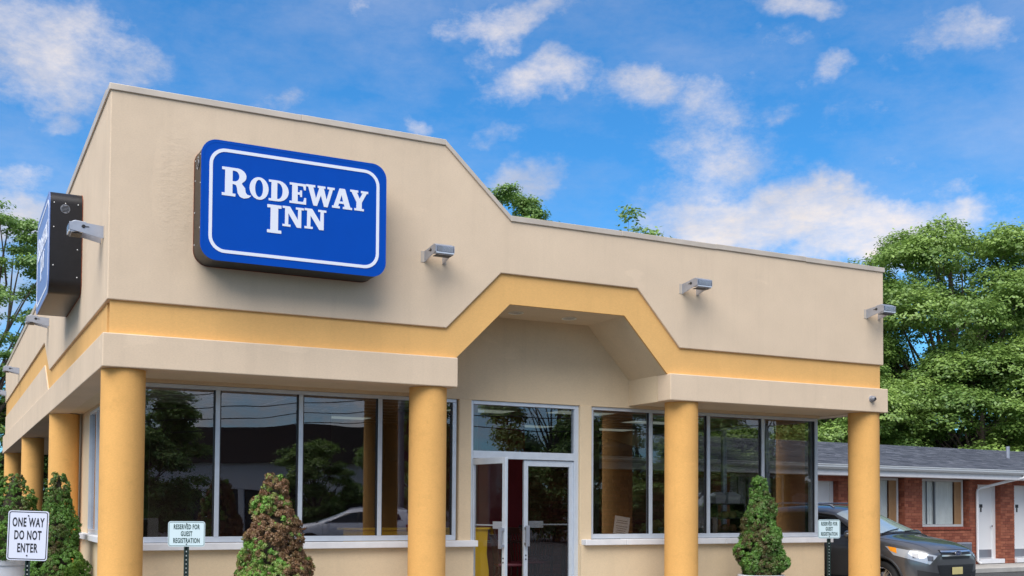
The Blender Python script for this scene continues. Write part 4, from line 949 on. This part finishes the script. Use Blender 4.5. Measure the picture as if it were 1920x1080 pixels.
        for (xx, yy, zz) in ((2.10, .60, .755), (1.93, .76, .80)): conform('lamp_projector', [(xx+.03, s*(yy-.04), zz+.035), (xx-.04, s*(yy+.04), zz+.045), (xx-.03, s*(yy+.035), zz-.04), (xx+.035, s*(yy-.03), zz-.045)], (-.75, -s*.66, 0), mat('lamp_inner', (.12, .12, .13), .1, .5, coat=1), off=.010, nu=6, nv=4)
        conform('fog_surround', [(2.25, s*.50, .50), (2.02, s*.82, .56), (2.02, s*.80, .40), (2.22, s*.56, .36)], (-.8, -s*.5, 0), CLADDING, off=.006, nu=8, nv=5)
        conform('fog_trim', [(2.24, s*.52, .395), (2.04, s*.78, .43), (2.04, s*.78, .405), (2.24, s*.52, .365)], (-.8, -s*.5, 0), CHROME, off=.010, nu=8, nv=2)
        conform('tail_light', [(-2.25, s*.62, 1.02), (-1.95, s*.86, 1.08), (-1.95, s*.86, .86), (-2.25, s*.68, .84)], (.7, -s*.7, 0), mat('tail_red', (.4, .01, .01), .1, coat=1), off=.008, nu=8, nv=5)
    F = (-1, 0, 0)
    conform('grille', [(2.3, -.46, .90), (2.3, .46, .90), (2.3, .40, .74), (2.3, -.40, .74)], F, BLACK, off=.005, nu=16, nv=4)
    for z_ in (.868, .80): conform('grille_bar', [(2.3, -.44, z_+.014), (2.3, .44, z_+.014), (2.3, .44, z_-.012), (2.3, -.44, z_-.012)], F, CHROME, off=.017, nu=20, nv=2)
    conform('lower_grille', [(2.3, -.55, .64), (2.3, .55, .64), (2.3, .44, .37), (2.3, -.44, .37)], F, BLACK, off=.005, nu=16, nv=6)
    for z_ in (.60, .55, .50, .45, .40): conform('grille_bar', [(2.3, -.50, z_+.006), (2.3, .50, z_+.006), (2.3, .50, z_-.006), (2.3, -.50, z_-.006)], F, CLADDING, off=.016, nu=16, nv=1)
    conform('skid_plate', [(2.3, -.42, .36), (2.3, .42, .36), (2.3, .34, .29), (2.3, -.34, .29)], F, GALV, off=.008, nu=12, nv=2)
    m3 = MB(); m3.lathe([(.0001, 0), (.062, 0), (.07, -.008), (.075, -.012)], 28, (0, 0, 0), 'x', M=Matrix.Translation((2.285, 0, .842)) @ Matrix.Diagonal((1, 1.15, .52, 1))); bd = m3.build('badge', mat('badge_blue', (.01, .03, .14), .2, coat=1), car, True)
    m3 = MB(); m3.lathe([(.068, .001), (.079, .001), (.079, -.012), (.068, -.001)], 28, (0, 0, 0), 'x', M=Matrix.Translation((2.287, 0, .842)) @ Matrix.Diagonal((1, 1.15, .54, 1))); m3.build('badge_ring', CHROME, car, True)
    text_obj('Ford', .062, CHROME, 'badge_lettering', car, (2.288, 0, .842), (R_(90), 0, R_(90)), sx=1.15, shear=.35)
    m3 = MB(); m3.box(2.262, 2.27, -.155, .155, .475, .60); m3.build('number_plate', mat('plate_yellow', (.62, .52, .22), .4), car, bevel=.004)
    for yy, L_ in ((-.62, .62), (.06, .55)):
        a = Vector((1.04, yy, 1.165)); m3 = MB(); pts = []
        for k in range(8):
            u = k/7; p = Vector((1.19-.10*u, yy+L_*u, 1.2)); h_ = bvh.ray_cast(p+Vector((0, 0, 1)), Vector((0, 0, -1))); pts.append(h_[0]+Vector((.0, 0, .022)))
        m3.tube(pts, .010, 6); m3.build('wiper', BLACK, car)
    conform('bonnet_seam', [(2.15, -.60, .9), (1.08, -.79, 1.06), (1.08, -.78, 1.06), (2.15, -.592, .9)], (0, 0, -1), BLACK, off=.002, nu=16, nv=1)
    conform('bonnet_seam', [(2.15, .60, .9), (1.08, .79, 1.06), (1.08, .78, 1.06), (2.15, .592, .9)], (0, 0, -1), BLACK, off=.002, nu=16, nv=1)
    return car
suv = make_suv('dark grey sport utility car parked behind the right column, bonnet towards the right')
HEAD = R_(-81)
nose = Vector((13.96, -.40, -.03))
hd = Vector((math.cos(HEAD), math.sin(HEAD), 0))
place(suv, nose-hd*2.28, HEAD)
suv2 = copy_tree(suv); place(suv2, (10.9, -20.3, GZ), math.atan2(-.454, -.89), 'pale silver sport utility car mirrored in the left windows')
for ch in suv2.children:
    if ch.type == 'MESH' and ch.data.materials and ch.data.materials[0] == CARPAINT:
        ch.material_slots[0].link = 'OBJECT'; ch.material_slots[0].material = CARWHITE

# ------------------------------------------------------------------ brick motel wing
A4 = R_(4)
M = empty('motel_wing', (23.047, 6.799, 0), A4, 'low red brick motel wing with white doors and a slate shingle roof', 'building')
def mp_(mb, name, mt, **k): return part(mb, name, mt, parent=M, **k)
U0, U1 = -16.0, 6.6
openings = [(-.0, .80, .24, 2.22, 'door'), (1.57, 2.37, .24, 2.22, 'door'), (-6.30, -5.48, .24, 2.22, 'door'), (-2.24, -.53, 1.12, 2.335, 'window'), (-4.80, -3.09, 1.12, 2.335, 'window'), (2.95, 4.65, 1.12, 2.335, 'window'), (-8.8, -7.1, 1.12, 2.335, 'window'), (-10.3, -9.5, .24, 2.22, 'door')]
ZW = 2.60
# openings have brick reveals: doors and windows sit .22 back
def solid_rects():
    xs = sorted({U0, U1, *[o[0]-.001 for o in openings], *[o[1]+.10 for o in openings]})
    cuts = [(o[0]-.06, o[1]+.12, (o[2]-.12 if o[4] == 'door' else o[2]-.01), o[3]+.03) for o in openings]
    xs = sorted({U0, U1}|{c[0] for c in cuts}|{c[1] for c in cuts}); rects = []
    for a, b in zip(xs[:-1], xs[1:]):
        mid = (a+b)/2; c = [q for q in cuts if q[0] < mid < q[1]]
        if not c: rects.append((a, b, .10, ZW))
        else:
            if c[0][2] > .14: rects.append((a, b, .10, c[0][2]))
            rects.append((a, b, c[0][3], ZW))
    return rects, cuts
rects, cuts = solid_rects()
mb = MB()
for a, b, z0, z1 in rects: mb.box(a, b, .0125, .25, z0, z1)
mb.box(U0, U1, .2505, .35, .10, ZW); mp_(mb, 'wall_core', MORTAR)
mb = MB(); mb.box(U0, U1, 6.2, 6.4, GZ, ZW); mb.box(U0, U0+.2, .36, 6.19, GZ, ZW); mb.box(U1-.2, U1, .36, 6.19, GZ, ZW); mp_(mb, 'rear_walls', MORTAR)
def brick_courses():
    vs, fs, tn = [], [], []; bh, bl, j = .0762, .2125, .010
    row = 0; z = .10
    while z < ZW-.05:
        off = -(bl/2 if row % 2 else 0)
        u = U0+off
        while u < U1:
            a, b = max(u, U0)+j/2, min(u+bl, U1)-j/2; zz0, zz1 = z+j/2, min(z+bh, ZW)-j/2
            # clip by the openings
            segs = [(a, b)]
            for c in cuts:
                if zz1 > c[2]+.02 and zz0 < c[3]-.02:
                    ns = []
                    for p, q in segs:
                        if q <= c[0] or p >= c[1]: ns.append((p, q))
                        else:
                            if p < c[0]: ns.append((p, c[0]))
                            if q > c[1]: ns.append((c[1], q))
                    segs = ns
            for p, q in segs:
                if q-p < .03: continue
                pr_ = random.uniform(-.003, .003); o = len(vs)
                vs += [(x, y, zq) for x in (p, q) for y in (0+pr_, .012) for zq in (zz0, zz1)]
                fs += [(o+f[0], o+f[1], o+f[2], o+f[3]) for f in ((0, 1, 3, 2), (4, 6, 7, 5), (0, 4, 5, 1), (0, 2, 6, 4), (1, 5, 7, 3))]
                tn += [random.random()]*5
            u += bl
        z += bh; row += 1
    # reveals on the right hand side of each opening, and on the left
    for c in cuts:
        z = c[2]; k = 0
        while z < c[3]-.05:
            for side in (0, 1):
                x = c[side]; dy = .0 if k % 2 else .1
                for (ya, yb) in ((.012, .11-dy*.4), (.12-dy*.4, .24)):
                    o = len(vs); xx = x+(.004 if side == 0 else -.004)
                    x0, x1 = min(x, xx), max(x, xx)
                    vs += [(xq, y, zq) for xq in (x0, x1) for y in (ya, yb) for zq in (z+j/2, min(z+bh, c[3])-j/2)]
                    fs += [(o+f[0], o+f[1], o+f[2], o+f[3]) for f in ((0, 1, 3, 2), (4, 6, 7, 5), (0, 4, 5, 1), (0, 2, 6, 4), (1, 5, 7, 3), (2, 3, 7, 6))]
                    tn += [random.random()]*6
            z += bh; k += 1
    me = bpy.data.meshes.new('brick_courses'); me.from_pydata(vs, [], fs); at = me.attributes.new('tone', 'FLOAT', 'FACE'); at.data.foreach_set('value', tn); me.materials.append(BRICK)
    o = bpy.data.objects.new('brick_courses', me); COL.objects.link(o); o.parent = M; tag(o, kind='stuff')
brick_courses()
# rowlock sills under windows
for (a, b, z0, z1, kd) in openings:
    if kd == 'window':
        mb = MB(); x = a-.06
        while x < b+.10: mb.box(x+.004, x+.070, -.03, .0122, z0-.085, z0-.012); x += .0745
        mp_(mb, 'brick_sill', mat('sill_brick', (.27, .055, .03), .85, var=.3, vscale=9))
def motel_door(a, b, z0, z1, num):
    d = bpy.data.objects.new('door', None); COL.objects.link(d); d.parent = M; d.location = (a, .20, 0)
    w = b-a
    mb = MB(); mb.box(-.055, -.001, -.03, .05, .13, z1+.028); mb.box(w+.001, w+.115, -.03, .05, .13, z1+.028); mb.box(-.0005, w+.0005, -.03, .05, z1+.001, z1+.028); mb.build('door_frame', WHITE, d)
    mb = MB(); mb.box(0, w, .0, .045, z0, z1); mb.build('door_slab', WHITE, d)
    mb = MB(); mb.box(.02, w-.02, -.004, -.0005, z0+.02, z0+.24); mb.build('kick_plate', mat('kick_grey', (.30, .32, .36), .35, .6), d)
    mb = MB(); mb.box(-.055, w+.20, -.26, .06, .115, .232); mb.build('door_step', TRIM_W, d, bevel=.008)
    mb = MB(); mb.box(w*.34, w*.34+.13, -.006, -.0005, 1.62, 1.71); mb.box(w*.34+.035, w*.34+.095, -.006, -.0005, 1.50, 1.615); mb.build('number_plaque', BLACK, d)
    mb = MB(); mb.lathe([(.0001, -.07), (.028, -.065), (.03, -.04), (.012, -.03), (.012, -.001)], 14, (w-.07, 0, 1.12), 'y'); mb.build('door_knob', CHROME, d, True)
def motel_window(a, b, z0, z1):
    d = bpy.data.objects.new('window', None); COL.objects.link(d); d.parent = M; d.location = (a, .18, 0); w = b-a
    mb = MB(); mb.box(-.055, w+.055, -.03, .05, z0-.008, z0+.05); mb.box(-.055, w+.055, -.03, .05, z1-.035, z1+.025)
    for x0, x1 in ((-.055, 0), (w-.0, w+.055)): mb.box(x0, x1, -.03, .05, z0+.051, z1-.036)
    mb.build('window_frame', mat('greyed_white', (.62, .62, .62), .55), d)
    mb = MB(); mb.box(w*.38-.02, w*.38+.02, -.012, .035, z0+.051, z1-.036); mb.box(w*.20-.008, w*.20+.008, -.004, .03, z0+.051, z1-.036); mb.build('mullion', ALU_D, d)
    mb = MB(); mb.box(w-.27, w-.001, -.008, .003, z0+.052, z1-.037); mb.build('side_panel', OCHRE_TRIM, d)
    for p, q in ((.001, w*.38-.021), (w*.38+.021, w-.001)):
        g_ = MB(); g_.box(p, q, .004, .010, z0+.051, z1-.036); g_.build('pane', GLASS_C, d)
    c = MB(); n = 60; vs = []
    for k in range(n+1):
        x = .005+(w-.28)*k/n; y = .055+.006*math.sin(k*1.45)+.004*math.sin(k*3.3+1)
        vs += [(x, y, z0+.055), (x, y, z1-.04)]
    c.add(vs, [(2*k, 2*k+1, 2*k+3, 2*k+2) for k in range(n)]); c.build('curtain', CURTAIN, d, True)
for i, (a, b, z0, z1, kd) in enumerate(openings):
    if kd == 'door': motel_door(a, b, z0, z1, i)
    else: motel_window(a, b, z0, z1)
# eaves, gutter, roof
mb = MB(); mb.box(U0-.3, U1+.3, -.60, .0, 2.372, 2.40); mp_(mb, 'soffit', TRIM_W)
mb = MB(); mb.box(U0-.3, U1+.3, -.625, -.601, 2.365, 2.555); mp_(mb, 'fascia_board', TRIM_W)
gp = [(-.626, 2.50), (-.70, 2.50), (-.735, 2.55), (-.735, 2.585), (-.755, 2.60), (-.755, 2.615), (-.72, 2.612), (-.72, 2.555), (-.69, 2.515), (-.626, 2.515)]
mb = MB(); mb.prism(gp, 'x', U0-.3, U1+.3); mp_(mb, 'gutter', mat('gutter_white', (.70, .72, .74), .25, .2))
RZ0, RZ1, RY0, RY1 = 2.60, 3.44, -.66, 3.1
mb = MB(); mb.prism([(RY0, RZ0-.02), (RY1, RZ1-.02), (6.6, RZ0-.02), (6.6, RZ0-.08), (RY0, RZ0-.08)], 'x', U0-.3, U1+.3); mp_(mb, 'roof_deck', ROOFM)
def shingles():
    vs, fs, tn = [], [], []; rows = 27; L_ = math.hypot(RY1-RY0, RZ1-RZ0); sy, sz = (RY1-RY0)/L_, (RZ1-RZ0)/L_
    for r in range(rows):
        s0 = r*L_/rows; s1 = s0+L_/rows*1.12; u = U0-.3-(r % 3)*.1
        while u < U1+.3:
            w = .30*random.choice((.7, 1, 1, 1.3)); a, b = max(u, U0-.3), min(u+w-.006, U1+.3)
            h0 = .008+random.random()*.008; o = len(vs)
            for x in (a, b):
                vs += [(x, RY0+sy*s0-sz*h0*.3, RZ0+sz*s0+h0), (x, RY0+sy*s1, RZ0+sz*s1+.002), (x, RY0+sy*s0, RZ0+sz*s0-.012)]
            fs += [(o, o+3, o+4, o+1), (o, o+2, o+5, o+3)]; t = random.random(); tn += [t, t*.5]
            u += w
    me = bpy.data.meshes.new('shingles'); me.from_pydata(vs, [], fs); at = me.attributes.new('tone', 'FLOAT', 'FACE'); at.data.foreach_set('value', tn); me.materials.append(SHINGLE)
    o = bpy.data.objects.new('shingles', me); COL.objects.link(o); o.parent = M; tag(o, kind='stuff')
shingles()
mb = MB(); mb.cyl((3.55, 1.6, 2.9), .055, .55, 16); mp_(mb, 'vent_pipe', GALV, smooth=True)
mb = MB(); mb.tube([(.98, -.70, 2.52), (.95, -.66, 2.42), (.6, -.45, 2.33), (-.08, -.10, 2.14), (-.15, -.06, 2.09), (-.16, -.055, 2.0), (-.16, -.055, .20), (-.10, -.12, .13)], .037, 10); mp_(mb, 'downpipe', WHITE_G, smooth=True)
mb = MB(); mb.box(-16.2, 6.8, -1.3, .02, -.026, .10); tag(mb.build('motel_walkway', CONCRETE, bevel=.015, loc=(23.047, 6.799, 0)), kind='structure').rotation_euler = (0, 0, A4)
ws = empty('wheel_stop', (24.3, 4.75, -.03), A4, 'low concrete wheel stop before the motel doors at the right edge', 'wheel stop')
mb = MB(); mb.prism([(-.09, 0), (.09, 0), (.065, .13), (-.065, .13)], 'x', -.9, .9); mb.build('concrete_bar', mat('pale_concrete', (.52, .48, .40), .85, var=.15, bump=.3, bscale=30), ws, bevel=.012)
for x in (-.6, .6): mb = MB(); mb.cyl((x, 0, .128), .014, .012, 10); mb.build('anchor_bolt', GALV, ws)
# small sill box beside the bonnet
ac = empty('wall_air_unit', (0, 0, 0), A4, 'grey wall air unit low on the brick wall behind the bonnet', 'air conditioner')
ac.location = M.location+Vector((math.cos(A4)*-.86, math.sin(A4)*-.86-.02, -.20))
mb = MB(); mb.box(-.30, .30, -.16, .05, .58, .90); mb.build('casing', GALV, ac, bevel=.01)
mb = MB()
for k in range(8): mb.box(-.28, .28, -.168, -.1605, .61+.033*k, .625+.033*k)
mb.build('louvres', ALU_D, ac)

# ------------------------------------------------------------------ across the street (mirrored in the glass)
ob = empty('office_block', (17.6, -52.5, GZ), math.atan2(.454, .89), 'long low office block with pale bands mirrored in the left windows', 'building')
OW = mat('pale_panel', (.80, .76, .73), .7); OD = mat('brown_roof_panel', (.03, .018, .014), .7)
mb = MB(); mb.box(-9.5, 7.5, -8, 0, 2.65, 4.35); mb.build('pale_band', OW, ob)
mb = MB(); mb.prism([(0.4, 4.36), (.0, 6.7), (-8, 6.7), (-8, 4.36)], 'x', -9.6, 7.6); mb.build('mansard_roof', OD, ob)
mb = MB(); mb.box(-9.4, 7.4, -8, -.25, 0, 2.64); mb.build('ground_storey', mat('dark_glazing', (.02, .02, .025), .2), ob)
for k in range(9):
    mb = MB(); mb.box(-9.4+2.05*k, -9.1+2.05*k, -.24, -.02, 0, 2.64); mb.build('pier', OW, ob)
D2 = Vector((.89, .454, 0))
up_ = empty('utility_pole', (16.5, -30.5, GZ), math.atan2(.454, .89), 'grey leaning utility pole mirrored beside the second column', 'pole')
mb = MB(); mb.tube([(0, 0, 0), (.1, 0, 5), (.25, 0, 10.5)], [.19, .16, .12], 14); mb.build('shaft', mat('pole_wood', (.34, .32, .30), .85, var=.2), up_, True)
mb = MB(); mb.box(-1.2, 1.6, -.06, .06, 9.6, 9.74); mb.build('cross_arm', BARK, up_)
for k, z in enumerate((5.6, 6.1, 6.6, 7.2, 8.0, 9.8)):
    w_ = MB(); pts = []
    for t in range(-12, 13):
        u = t/12*34; p = Vector((16.5, -30.5, 0))+D2*u; sag = -.9*(1-(t/12)**2)*(1 if t < 0 else 1)*0+.0
        sag = -.7*math.sin(math.pi*abs(t)/12); pts.append((p.x-.3*k*.3, p.y+.1*k, z+GZ+sag))
    w_.tube(pts, .022, 5); tag(w_.build('overhead_wire', WIRE), ('lowest', 'second lowest', 'third lowest', 'third highest', 'second highest', 'highest')[k]+' of the black overhead wires mirrored in the left windows', 'wire', 'overhead wires on the pole')
MT = {}
def mirror_tree(x, y, H, Rr, seed, lab, near=False):
    k = 'near' if near else 'far'
    sh_ = (MT[k], 8.0, 3.0) if k in MT else None
    o = tree('street_tree', (x, y, GZ), H if sh_ else 8.0, Rr if sh_ else 3.0, seed, lab, MAPLE, n_leaf=90000 if near else 60000, size=.075 if near else .10, low=.08, nl=70, lobe_r=.2, flat=.8, cz=.5, group='trees across the street', share=sh_, turn=seed*1.7)
    if k not in MT: MT[k] = o; o.scale = (Rr/3, Rr/3, H/8)
mirror_tree(6.2, -37.0, 7.6, 3.0, 41, 'dark tree mirrored in the leftmost window')
mirror_tree(19.6, -36.0, 8.5, 2.4, 42, 'tree mirrored beside the second column')
mirror_tree(25.4, -31.6, 9.6, 3.1, 43, 'tree mirrored in the glass over the doors')
mirror_tree(23.5, -18.0, 4.4, 2.5, 44, 'bright bush mirrored in the window right of the doors', near=True)
mirror_tree(31.0, -22.5, 7.6, 3.2, 45, 'tree mirrored in the far right windows')
mirror_tree(16.4, -43.0, 5.2, 2.2, 46, 'low bush mirrored behind the silver car')
mirror_tree(28.0, -28.5, 6.5, 3.0, 47, 'tree mirrored in the right door')
mirror_tree(38.0, -22.0, 9.0, 4.0, 48, 'large tree mirrored at the right end of the glass')
